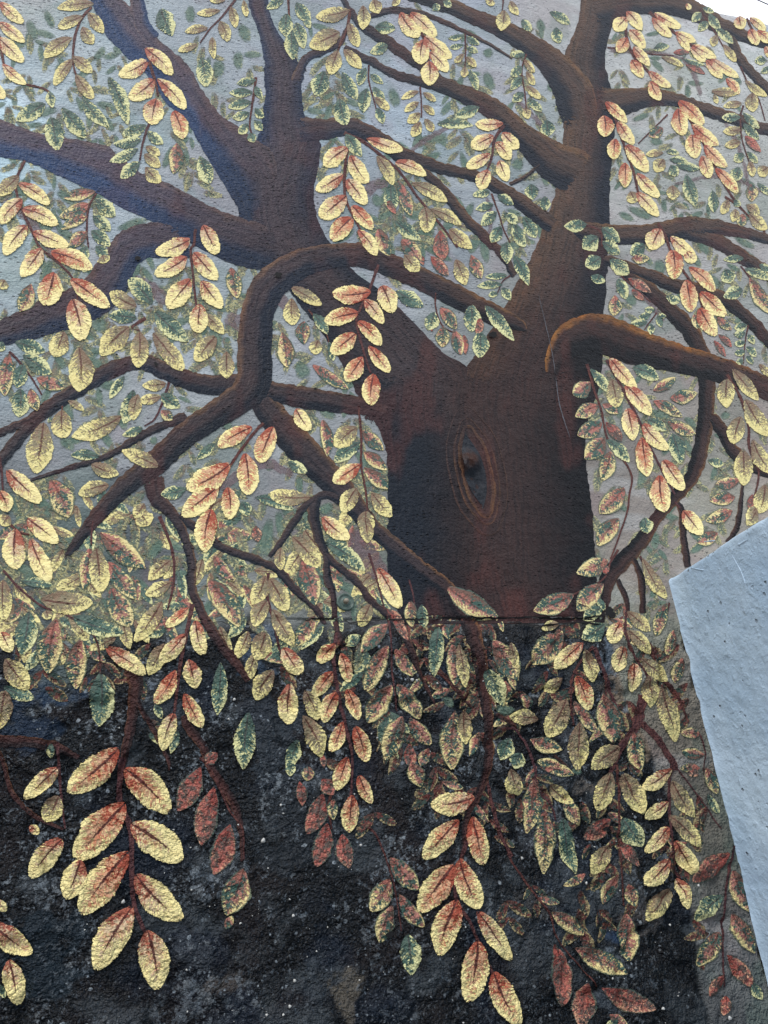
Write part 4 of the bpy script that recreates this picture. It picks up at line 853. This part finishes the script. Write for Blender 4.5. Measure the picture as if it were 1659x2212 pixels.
# ---- lower right
S(22,'O',[(1060,-60),(1090,-20)],[(1110,0,1230,150,115,'Y'),(1580,0,1520,90,80)],None,5)
S(22,'P',None,[(860,40,880,140,95,'G'),(930,170,930,250,65,'D'),(590,620,470,700,105,'G'),(600,730,460,820,135,'G'),(330,790,140,980,185,'P'),(310,725,200,760,60,'O'),(0,850,40,1000,60,'O'),(560,560,600,640,50,'G')])
S(22,'P',[(690,250),(640,330),(590,440),(400,540)],[(620,320,425,400,135),(400,540,150,640,135),(590,470,430,640,135),(590,370,630,390,60,'M')],'green rimmed pink leaves at the foot of the trunk by the winding branch')
S(22,'O',[(830,290),(850,340)],[(850,310,1000,560,95)],None,5)
S(22,'P',[(1020,590),(1000,700)],[(1000,600,940,800,95),(1050,770,1000,930,75),(1100,950,1060,1100,85)],None,4)
S(22,'O',[(740,650),(740,800),(800,940),(860,1030),(930,1160)],[(750,650,890,770,95),(700,720,640,850,105,'Y'),(750,770,890,920,95),(730,870,680,1030,115,'Y'),(840,950,1010,1090,105),(800,980,790,1160,95,'Y'),(890,1060,900,1260,105),(970,1140,1060,1480,145)],'muted tan sprig of eight leaves beside the grey side wall',6)
S(22,'O',[(530,870),(400,1050),(380,1230),(400,1380)],[(460,850,280,1010,115,'Y'),(480,890,530,1100,95),(420,1070,500,1280,115,'R'),(330,1080,220,1160,95),(350,1220,240,1450,145),(400,1230,550,1430,85,'P'),(440,1370,430,1670,145)],'cream and rust sprig below the right corner of the trunk',6)
S(22,'P',[(605,1050),(620,1200),(640,1330)],[(600,1180,660,1490,175),(700,1520,520,1659,140,'O'),(790,1430,830,1670,115)],'broad green leaves left of the forked red stem',6)
S(22,'P',[(1220,1440),(1250,1520),(1240,1680)],[(1220,1440,1100,1430,75),(1240,1570,1100,1550,85),(1210,1659,1090,1660,65)],'small dark sprig against the grey side wall',5)
S(22,'P',[(-30,1400),(40,1400),(100,1500),(160,1659),(170,1750),(260,1900),(290,1990)],[(180,1340,0,1320,95,'O'),(130,1470,320,1540,105),(70,1560,20,1659,105,'G'),(320,1659,170,1610,85),(150,1730,100,2070,135),(190,1650,400,1700,85),(220,1940,210,2330,155),(260,1760,400,1880,95,'O'),(350,1840,450,2020,105),(340,1980,420,2330,115,'G'),(30,1680,0,1820,125,'O')],'pink and green sprig on the black base below the trunk foot',8)
S(23,'G',[(690,-20),(700,300),(700,500),(730,900)],[(650,40,560,280,135,'O'),(730,40,850,300,145,'O'),(640,340,480,460,125,'M'),(720,330,850,510,145,'G'),(640,510,520,690,115,'O'),(710,480,830,640,95,'M'),(740,950,760,1250,125,'P'),(690,700,600,880,105,'P'),(760,760,800,900,95,'P'),(470,30,380,30,60,'D')],'green and pink sprig running down from the forked red stem',7)
S(23,'Y',[(1035,-40),(1020,200),(1030,430),(1060,620),(1100,720)],[(1030,20,850,140,105),(1040,90,1180,320,115,'O'),(1010,230,860,330,95),(1020,320,1210,510,115,'O'),(1010,390,870,550,105),(1050,480,1190,690,105),(1020,600,870,760,125),(1040,790,870,990,125,'O'),(1080,720,1140,915,92)],'golden sprig of nine leaves at the edge of the black base on the right',7)
S(23,'P',[(1050,-10),(1240,230),(1350,400)],[(1260,10,1330,170,95),(1130,0,1200,60,80,'M'),(1270,180,1340,300,60,'G')],'dark twig left of the grey side wall',4)
S(23,'P',[(1435,510),(1400,700),(1380,900),(1370,1100),(1370,1300),(1390,1420)],[(1400,560,1190,740,155,'M'),(1430,670,1550,930,125),(1370,830,1200,990,135,'G'),(1430,950,1570,1195,125),(1350,1070,1210,1280,145),(1410,1220,1560,1420,115,'M'),(1370,1350,1290,1480,85,'M'),(1560,1390,1620,1500,75,'G'),(1390,1480,1370,1600,70,'M')],'maroon and green sprig on the bare strip beside the grey side wall')
S(23,'M',[(-20,560),(30,650),(150,820),(250,960),(290,1090),(390,1220),(500,1350),(560,1420)],[(260,940,470,1080,115,'P'),(280,1150,340,1540,145,'M'),(420,1170,740,1330,155,'P'),(490,1400,450,1680,155,'M'),(590,1430,930,1560,155,'M'),(640,1600,760,1690,85,'P'),(700,1640,620,1700,70,'G')],'red vine with maroon leaves at the bottom right of the black base',6)
branch([(1068,1543),(1108,1563),(1117,1574)], [10,10,8], THIN, 4, 0, order=3)
branch([(1055,1690),(1066,1740),(1078,1790),(1097,1835),(1106,1850)], [6,8,8,7,6], (.2,0,.2), 0, 0, order=2, mat='twig')
branch([(1284,1399),(1304,1456),(1324,1507),(1340,1545)], [9,8,9,5], (.2,0,.2), 0, 0, order=2, mat='twig')
FS = branch([(1392,1500),(1381,1550),(1360,1590),(1338,1620),(1320,1670)], [18,20,17,16,10], (.2,0,.2), 0, 0, 'forked dark red stem over the right edge of the black base', order=3, mat='twig')
branch([(1385,1560),(1421,1600),(1452,1650),(1456,1665)], [14,15,14,10], (.2,0,.2), 3, 0, order=3, mat='twig')
branch([(1398,1390),(1418,1430),(1436,1468),(1458,1492),(1474,1525),(1488,1560)], [8,10,9,8,6,3], (.2,0,.2), 0, 0, order=2, mat='twig')
branch([(1194,1630),(1227,1662)], [6,7], THIN, 2, 0, order=2)

# faint leaves washed in between the painted sprigs: uncountable background layers
CENT = np.array(CENT); WD = np.array(WOOD)
def wild_sprig(x, y, ang, n, ll, kinds, lst, ok, dmin):
    """n pairs of leaves along a drooping axis"""
    cx0, cy0 = x, y
    for k in range(n):
        ang += rnd.uniform(-.12, .12)
        cx0 += math.cos(ang) * ll * .62; cy0 += math.sin(ang) * ll * .62
        for sgn in (-1, 1):
            if rnd.random() < .12: continue
            a2 = ang + sgn * rnd.uniform(.45, .95); L2 = ll * rnd.uniform(.75, 1.15)
            x1, y1 = cx0 + math.cos(a2) * L2, cy0 + math.sin(a2) * L2
            mx, my = (cx0 + x1) / 2, (cy0 + y1) / 2
            if not ok(mx, my): continue
            if np.hypot(CENT[0] - mx, CENT[1] - my).min() < dmin: continue
            lst.append((cx0, cy0, x1, y1, L2 * rnd.uniform(.34, .48), rnd.choice(kinds)))
def ok_up(x, y):
    if y > 1345 or x < -20 or x > 1675: return False
    if x > 1440 and y < .23 * (x - 1440) + 16: return False
    if x > 1425 and y > 1225 - (x - 1440) * .6: return False
    if 850 < x < 1255 and 820 < y < 1330: return False
    if (np.hypot(WD[0] - x, WD[1] - y) - WD[2]).min() < -8: return False
    return True
mass = []
for k in range(430):
    x = rnd.uniform(-20, 1660); y = rnd.uniform(-30, 1300)
    sc_ = (1 - .3 * max(0, x - 900) / 760) * (.72 + .3 * max(0, y) / 1300)
    wild_sprig(x, y, rnd.uniform(.7, 2.1), rnd.randint(2, 4), 62 * sc_ * rnd.uniform(.8, 1.2), 'DEEEE' if y > 500 else 'DEEED', mass, ok_up, 13)
leaf_mass('faint_leaves', mass, WALL, 'faint olive and grey green leaves washed into the background of the mural')
mass = []
for k in range(110):
    x = rnd.uniform(-20, 860); y = rnd.uniform(1020, 1330)
    wild_sprig(x, y, rnd.uniform(.9, 2.2), rnd.randint(1, 3), 64 * rnd.uniform(.8, 1.15), 'GPEEO', mass, lambda px_, py_: px_ < 850 and 1060 < py_ < 1440 and (np.hypot(WD[0] - px_, WD[1] - py_) - WD[2]).min() > -6, 24)
leaf_mass('crowded_leaves', mass, WALL, 'crowded green and pink leaves above the black base at the left')
def ok_lo(x, y):
    if y < 1310 or x < -20: return False
    if x < 330: return y < 1500
    if x < 560: return y < 1600
    if x < 720: return y < 1640
    if x < 900: return y < 1800
    if x < 1075: return y < 1760
    lim = 1455 + (y - 1300) * .2 - 25
    if x > lim: return False
    if x > 1385 and y > 1905: return x > 1500
    return y < 2010 or (x < 1330 and y < 2120)
mass = []
for k in range(150):
    x = rnd.uniform(-20, 1560); y = rnd.uniform(1270, 2000)
    if x < 900 and rnd.random() < .35: continue
    wild_sprig(x, y, rnd.uniform(1.0, 2.1), rnd.randint(2, 4), 54 * rnd.uniform(.8, 1.15), 'SSSSP' if x > 900 else 'SSSG', mass, ok_lo, 21)
leaf_mass('shaded_leaves', mass, WALL, 'dark green and dull red leaves crowded behind the hanging sprigs')
print('mass', len(mass))

# ------------------------------------------------------------------ knot of the trunk
def vnorm(o): return o
def knot_ring(cxp, cyp, a, b, rot, prof, order, name, hgt):
    n = 64; t = np.linspace(0, 2 * math.pi, n)
    ptx = a * np.sin(t) * (1 - .25 * np.cos(t) * 0); pty = -b * np.cos(t)
    sh = np.sign(np.sin(t)) * np.abs(np.sin(t)) ** 1.25 * a
    c, s = math.cos(rot), math.sin(rot)
    pts = np.stack([cxp + sh * c - pty * s, cyp + sh * s + pty * c], 1)
    return pts
kp = TRUNK
def ring(a, b, w, label, hi, order):
    pts = knot_ring(1030, 1018, a, b, -.21, None, 0, '', 0)
    pts = pts + np.stack([np.sin(np.arange(64) * .7) * 1.0, np.cos(np.arange(64) * .9) * 1.0], 1)
    o = branch(pts, w, (.02, 0, hi, 1.5), 0, 0, label, order=order, name='knot_ring', parent=TRUNK, thick=.0007, side=1)
    return o
ring(29, 100, [3,9,12,11,10,12,5], 'pale brown painted rim around the knot', .9, 2)
ring(27, 97, [1,3,5,3,2,2,1], None, 1.0, 3)
ring(43, 116, [1,4,7,8,6,2], None, .5, 2)
ring(60, 142, [1,3,5,6,4,1], None, .25, 2)
# the hollow inside: a rough plug of dark plaster
n1, n2 = 40, 22
uu, vv = np.meshgrid(np.linspace(0, 1, n1), np.linspace(-1, 1, n2), indexing='ij')
hw = 25 * np.sin(np.pi * np.clip(uu, .01, .99)) ** .8
kx = 1022 + (uu - .45) * 34 + hw * vv; ky = 938 + uu * 158 + vv * 4
x, z = P(kx.ravel(), ky.ravel())
rr = np.hypot((kx - 1013) / 27, (ky - 1000) / 30).ravel()
y = -relief(x, z) - .0021 - sstep(1.15, .2, rr) * (.007 + .026 * fbm(x * 60, z * 60, 3, 91)) + (fbm(x * 90, z * 90, 3, 92) - .5) * .006 * (1 - np.abs(vv.ravel()) ** 4)
org = np.array([x.mean(), y.mean(), z.mean()])
qd = fast_grid(n1, n2)
me = np_mesh('knot_hollow', np.stack([x, y, z], 1) - org, qd, MATS['wood'])
set_uv(me, 'muv', np.stack([z, x], 1), qd)
kc = lin((40, 44, 50))[None] * np.ones((len(x), 1)); m = sstep(.9, .3, rr + (fbm(x * 50, z * 50, 3, 93) - .5))[:, None]
kc = kc * (1 - m) + lin((58, 38, 32)) * m
set_col(me, kc * KA); set_f(me, 'fade', np.where(np.abs(vv.ravel()) > .98, .3, 1.))
link(bpy.data.objects.new('knot_hollow', me), TRUNK, org)

# ------------------------------------------------------------------ joint crack, scratch, hairline cracks
ck = mat_plain('painted_recess_shade', (.008, .008, .009), .9, 80, .001)  # near-black colour stands in for the shade inside cracks and pits
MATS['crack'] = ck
def crack(pts, w, label=None, seed=0, jag=3.0, m='crack', name='crack'):
    pts = spline(pts, int(max(6, np.linalg.norm(np.diff(np.asarray(pts, float), axis=0), axis=1).sum() / 4)))
    n = len(pts); t = np.arange(n)
    pts = pts + np.stack([fbm(t * .5, t * 0 + seed, 3, 95) - .5, fbm(t * .5, t * 0 + seed + 7, 3, 96) - .5], 1) * jag * 2
    ww = w * (.35 + 1.2 * fbm(t * .4, t * 0 + seed + 3, 3, 97)) * np.clip(np.minimum(t, n - 1 - t) / 4, .1, 1)
    d = np.gradient(pts, axis=0); d /= np.linalg.norm(d, axis=1)[:, None] + 1e-9
    nr = np.stack([d[:, 1], -d[:, 0]], 1)
    a = pts + nr * ww[:, None] / 2; b = pts - nr * ww[:, None] / 2
    xa, za = P(a[:, 0], a[:, 1]); xb, zb = P(b[:, 0], b[:, 1])
    co = np.empty((2 * n, 3)); co[0::2] = np.stack([xa, -relief(xa, za) - .0042, za], 1); co[1::2] = np.stack([xb, -relief(xb, zb) - .0042, zb], 1)
    q = fast_grid(n, 2); org = co.mean(0)
    me = np_mesh(name, co - org, q, MATS[m])
    o = bpy.data.objects.new(name, me); link(o, WALL, org)
    if label: o['label'] = label
    return o
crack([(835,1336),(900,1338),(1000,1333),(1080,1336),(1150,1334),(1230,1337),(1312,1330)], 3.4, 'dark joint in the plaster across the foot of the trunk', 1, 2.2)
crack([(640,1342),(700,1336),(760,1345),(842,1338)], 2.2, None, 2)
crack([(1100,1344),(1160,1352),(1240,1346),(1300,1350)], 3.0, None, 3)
crack([(120,1182),(140,1190),(150,1180),(168,1172),(180,1160),(190,1150)], 2.2, 'hairline crack across the arching branch', 4, 3)
crack([(432,1262+92),(470,1345),(500,1352)], 1.6, None, 5)
crack([(1040,1405),(1075,1402),(1110,1398)], 2.4, None, 6)
crack([(1205,812),(1218,806),(1235,803)], 2.0, None, 7)
crack([(1240,1300),(1262,1310),(1290,1332)], 1.8, None, 8)
sc = mat_plain('scratched_paint', lin((92, 96, 104)) * .9, .6, 200, .001, .7); MATS['scratch'] = sc
crack([(1162,640),(1190,760),(1198,808)], 1.1, 'thin scratch down the upper trunk', 9, .8, 'scratch', 'scratch')
crack([(1199,815),(1208,880),(1230,950)], 1.6, 'pale scratch running down the trunk', 10, .8, 'scratch', 'scratch')
# chipped pits
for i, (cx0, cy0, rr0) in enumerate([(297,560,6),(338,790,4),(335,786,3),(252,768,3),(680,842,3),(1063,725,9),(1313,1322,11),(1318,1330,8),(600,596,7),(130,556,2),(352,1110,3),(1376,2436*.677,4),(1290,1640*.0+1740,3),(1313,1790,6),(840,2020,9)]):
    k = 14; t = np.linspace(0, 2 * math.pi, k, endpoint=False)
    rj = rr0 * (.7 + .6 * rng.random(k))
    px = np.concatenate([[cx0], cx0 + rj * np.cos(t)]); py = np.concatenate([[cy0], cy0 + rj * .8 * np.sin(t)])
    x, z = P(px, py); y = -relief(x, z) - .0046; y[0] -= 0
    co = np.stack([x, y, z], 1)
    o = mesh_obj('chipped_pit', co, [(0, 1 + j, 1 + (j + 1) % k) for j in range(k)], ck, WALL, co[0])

# ------------------------------------------------------------------ pale stones of the aggregate showing through the black base
pm = mat_plain('pale_pebble', (.52, .52, .50), .35, 60, .0005, .7)
known = [(13,50,475,20),(13,165,245,11),(13,180,300,9),(13,80,655,7),(13,220,855,9),(13,245,960,12),(13,250,1380,13),(13,70,1600,11),(13,180,1600,10),(13,220,1545,13),(13,600,1290,7),(13,680,505,11),(13,740,830,6),
 (3,1205,1310,10),(3,1535,375,9),(3,1235,795,8),(3,795,870,18),(3,1060,685,6),(3,1210,1580,8),(3,815,600,11),(3,1550,1010,11),(3,1230,520,8),(3,1120,405,9),(23,70,590,12),(23,485,750,11),(23,1045,1020,9),(23,985,1560,11),(23,1410,1620,14),(23,650,1365,8),(23,1225,765,10),
 (12,1040,1090,12),(12,745,1435,8),(12,1170,1110,9),(12,1010,1085,14),(2,1510,1215,13),(2,1475,1340,12),(2,180,220,4)]
vs = []; fs = []
def pebble(px, py, r_):
    k0 = len(vs); x0, z0 = [float(a) for a in P(px, py)]; s_ = float(P(px + 1, py)[0]) - x0
    y0 = -float(relief(np.array([x0]), np.array([z0]))[0]); R_ = r_ * s_; a_ = rnd.uniform(0, 3); e = rnd.uniform(.6, 1)
    m_ = 9
    for ring_, (rr, yy) in enumerate(((1., .001), (.75, -R_ * .4 - .0006), (.35, -R_ * .6 - .0006))):
        for j in range(m_):
            t = 2 * math.pi * j / m_; q_ = rr * R_ * (1 + .25 * math.sin(3 * t + a_ * 7) * .6)
            u_, w_ = q_ * math.cos(t), q_ * e * math.sin(t)
            vs.append((x0 + u_ * math.cos(a_) - w_ * math.sin(a_), y0 + yy, z0 + u_ * math.sin(a_) + w_ * math.cos(a_)))
    vs.append((x0, y0 - R_ * .65 - .0006, z0))
    for q_ in range(2):
        for j in range(m_): fs.append((k0 + q_ * m_ + j, k0 + q_ * m_ + (j + 1) % m_, k0 + (q_ + 1) * m_ + (j + 1) % m_, k0 + (q_ + 1) * m_ + j))
    for j in range(m_): fs.append((k0 + 2 * m_ + j, k0 + 2 * m_ + (j + 1) % m_, k0 + 3 * m_))
for t_, x_, y_, r_ in known: pebble(*TP(t_, x_, y_), r_ * SC * .9)
for k in range(380):
    x_ = rnd.uniform(0, 1500); y_ = rnd.uniform(1390, 2212)
    xx, zz = P(x_, y_)
    if float(dark_mask(np.array([xx]), np.array([zz]))[0]) < .6: continue
    if fbm(np.array([x_ / 70]), np.array([y_ / 70]), 3, 111)[0] < .5: continue
    pebble(x_, y_, rnd.choice([.8, .9, 1, 1.1, 1.3, 1.6, 2.2]))
pb = mesh_obj('pale_pebbles', vs, fs, pm, WALL, (0, 0, 0)); pb['kind'] = 'stuff'; pb['label'] = 'pale specks of stone showing through the black base'

# ------------------------------------------------------------------ painted over anchor bolt
bm_ = mat_plain('bolt_green_paint', lin((84, 104, 96)), .4, 120, .0015, .55)
bm2 = mat_plain('bolt_worn_paint', lin((150, 140, 124)), .35, 160, .001, .5)
def lathe(name, prof, loc, mat, parent, n=40, wob=0.):
    vs = []; fs = []
    for (r_, y_) in prof:
        for i in range(n):
            a = 2 * math.pi * i / n; q_ = 1 + wob * math.sin(a * 3 + r_ * 200)
            vs.append((loc[0] + r_ * q_ * math.cos(a), loc[1] + y_, loc[2] + r_ * q_ * math.sin(a)))
    for j in range(len(prof) - 1):
        for i in range(n):
            fs.append((j * n + i, j * n + (i + 1) % n, (j + 1) * n + (i + 1) % n, (j + 1) * n + i))
    fs.append(tuple((len(prof) - 1) * n + i for i in range(n)))
    return mesh_obj(name, vs, fs, mat, parent, loc)
bx, bz = [float(a) for a in P(746, 1301)]
by = -float(relief(np.array([bx]), np.array([bz]))[0])
R0 = float(P(765, 1301)[0] - bx)
bolt = lathe('anchor_bolt', [(R0*1.02, .002), (R0, -.003), (R0 * .90, -.0052), (R0 * .80, -.0042), (R0 * .70, -.0030), (R0 * .5, -.0028), (R0 * .46, -.0045), (R0 * .40, -.0050), (.0001, -.0050)], (bx, by, bz), bm_, WALL, wob=.02)
bolt['label'] = 'round anchor bolt and washer painted over in green, left of the trunk foot'
lathe('bolt_head', [(R0 * .30, -.004), (R0 * .30, -.010), (R0 * .22, -.0135), (R0 * .10, -.0145), (.0001, -.0147)], (bx, by, bz), bm2, bolt)

# ------------------------------------------------------------------ grey side wall standing out from the mural
ys = np.concatenate([np.array([.0]), -np.arange(.004, 1.35, .006), np.linspace(-1.36, -2.4, 12)])
zt = np.concatenate([np.linspace(.12, .95, 14), np.arange(.96, ZP - .012, .006)])
Yg, Zg = np.meshgrid(ys, zt, indexing='ij')
def pier_rel(y, z):
    return (fbm(y * 5 + 3, z * 5, 3, 101) - .5) * .010 + (fbm(y * 22, z * 22, 3, 102) - .5) * .0045
Xg = XP - pier_rel(Yg, Zg)
Xg = Xg - np.exp(Yg / .008) * .004 * (.6 + fbm(Zg * 8, Zg * 0, 3, 103))      # plaster fillet in the inner corner
RD = .012; rows = [];
for a in np.linspace(0, math.pi / 2, 6)[1:]:
    rows.append((Xg[:, -1] + RD * (1 - math.cos(a)), Yg[:, -1], Zg[:, -1] + RD * math.sin(a) + (fbm(ys * 14, ys * 0, 3, 104) - .5) * .008))
for dx in (.05, .12, .30): rows.append((Xg[:, -1] + dx, Yg[:, -1], np.full(len(ys), ZP)))
rows.append((Xg[:, -1] + .302, Yg[:, -1], np.full(len(ys), .12)))
XX = np.concatenate([Xg] + [r_[0][:, None] for r_ in rows], 1); YY = np.concatenate([Yg] + [r_[1][:, None] for r_ in rows], 1); ZZ = np.concatenate([Zg] + [r_[2][:, None] for r_ in rows], 1)
# nose of the wall at its free end
ex = np.concatenate([XX, XX[-1:, :] * 0 + XP + .15]); ey = np.concatenate([YY, YY[-1:, :] - .004]); ez = np.concatenate([ZZ, ZZ[-1:, :]])
q = fast_grid(ex.shape[0], ex.shape[1])
me = np_mesh('side_wall', np.stack([ex.ravel(), ey.ravel(), ez.ravel()], 1) - np.array([XP, 0, .12]), q, MATS['pier'])
SW = bpy.data.objects.new('side_wall', me); SW.location = (XP, 0, .12); COL.objects.link(SW)
tag(SW, 'low blue grey painted masonry wall jutting out from the mural at the right', 'wall', 'thing')
# drips and ridges of paint on it
def pier_pt(px, py):
    # traced point on the side wall's left face
    v0, v1, v2 = px - 829.5, py - 1106.0, FOC
    w = Hx * v0 * 0
    wx = v0 * Hx[0] + v1 * Hx[1] + v2 * Hx[2]; wy = v0 * In[0] + v1 * In[1] + v2 * In[2]; wz = v0 * Up[0] + v1 * Up[1] + v2 * Up[2]
    k = XP / wx; return -D + wy * k, CAMZ + wz * k
def drip(pts, r0, label=None):
    p = [pier_pt(*a) for a in pts]; vs = []; fs = []; n = len(p) * 3; 
    p = spline(np.array(p), n); m = 8
    for i, (yy, zz) in enumerate(p):
        t = i / (n - 1); rr = r0 * (.45 + .35 * t + .6 * max(0, t - .8) * 3) * min(1, (n - 1 - i) / 1.2 + .25)
        d = p[min(i + 1, n - 1)] - p[max(i - 1, 0)]; d = d / (np.linalg.norm(d) + 1e-9)
        nx_, nz_ = -d[1], d[0]
        xb = XP - float(pier_rel(np.array([yy]), np.array([zz]))[0])
        for j in range(m):
            a = math.pi * j / (m - 1)
            vs.append((xb + .0006 - math.sin(a) * rr * .8, yy + nx_ * math.cos(a) * rr, zz + nz_ * math.cos(a) * rr))
    for i in range(n - 1):
        for j in range(m - 1):
            fs.append((i * m + j, i * m + j + 1, (i + 1) * m + j + 1, (i + 1) * m + j))
    o = mesh_obj('paint_drip', vs, fs, MATS['pier'], SW, vs[0])
    if label: o['label'] = label
drip([(1583,1200),(1597,1225),(1606,1245),(1611,1262)], .0032, 'run of grey paint ending in a bead')
drip([(1618,1165),(1606,1172),(1596,1178)], .0035); drip([(1492,1226),(1508,1230),(1522,1232)], .003); drip([(1520,1170),(1545,1168)], .0022)
drip([(1530,1560),(1545,1620),(1560,1670)], .0018); drip([(1520,1500),(1526,1530)], .0016); drip([(1640,1290),(1648,1330)], .0018)

# ------------------------------------------------------------------ overhead wire beyond the wall
wm = mat_plain('black_cable', (.02, .022, .028), .5, 20, .0005)
def ray(px, py, dist):
    v = np.array([px - 829.5, py - 1106.0, FOC]); w = R @ v; w /= w[1]
    return np.array([0, -D, CAMZ]) + w * dist
A = ray(1600, -17, 9.0); B = ray(1700, 27, 9.0); dirc = (B - A) / np.linalg.norm(B - A)
pts = [A + dirc * t - np.array([0, 0, 1]) * (.012 * (1 - (abs(t) / 9) ** 2) if abs(t) < 9 else 0) for t in np.linspace(-9, 14, 60)]
vs = []; fs = []; m = 8; rc = .011
for i, p_ in enumerate(pts):
    for j in range(m):
        a = 2 * math.pi * j / m
        nrm = np.cross(dirc, [0, 1, 0]); nrm /= np.linalg.norm(nrm); bn = np.cross(dirc, nrm)
        vs.append(tuple(p_ + nrm * math.cos(a) * rc + bn * math.sin(a) * rc))
for i in range(len(pts) - 1):
    for j in range(m): fs.append((i * m + j, i * m + (j + 1) % m, (i + 1) * m + (j + 1) % m, (i + 1) * m + j))
wire = mesh_obj('overhead_cable', vs, fs, wm, None, (0, 0, 0))
tag(wire, 'dark overhead cable crossing the white sky in the top right corner', 'cable')
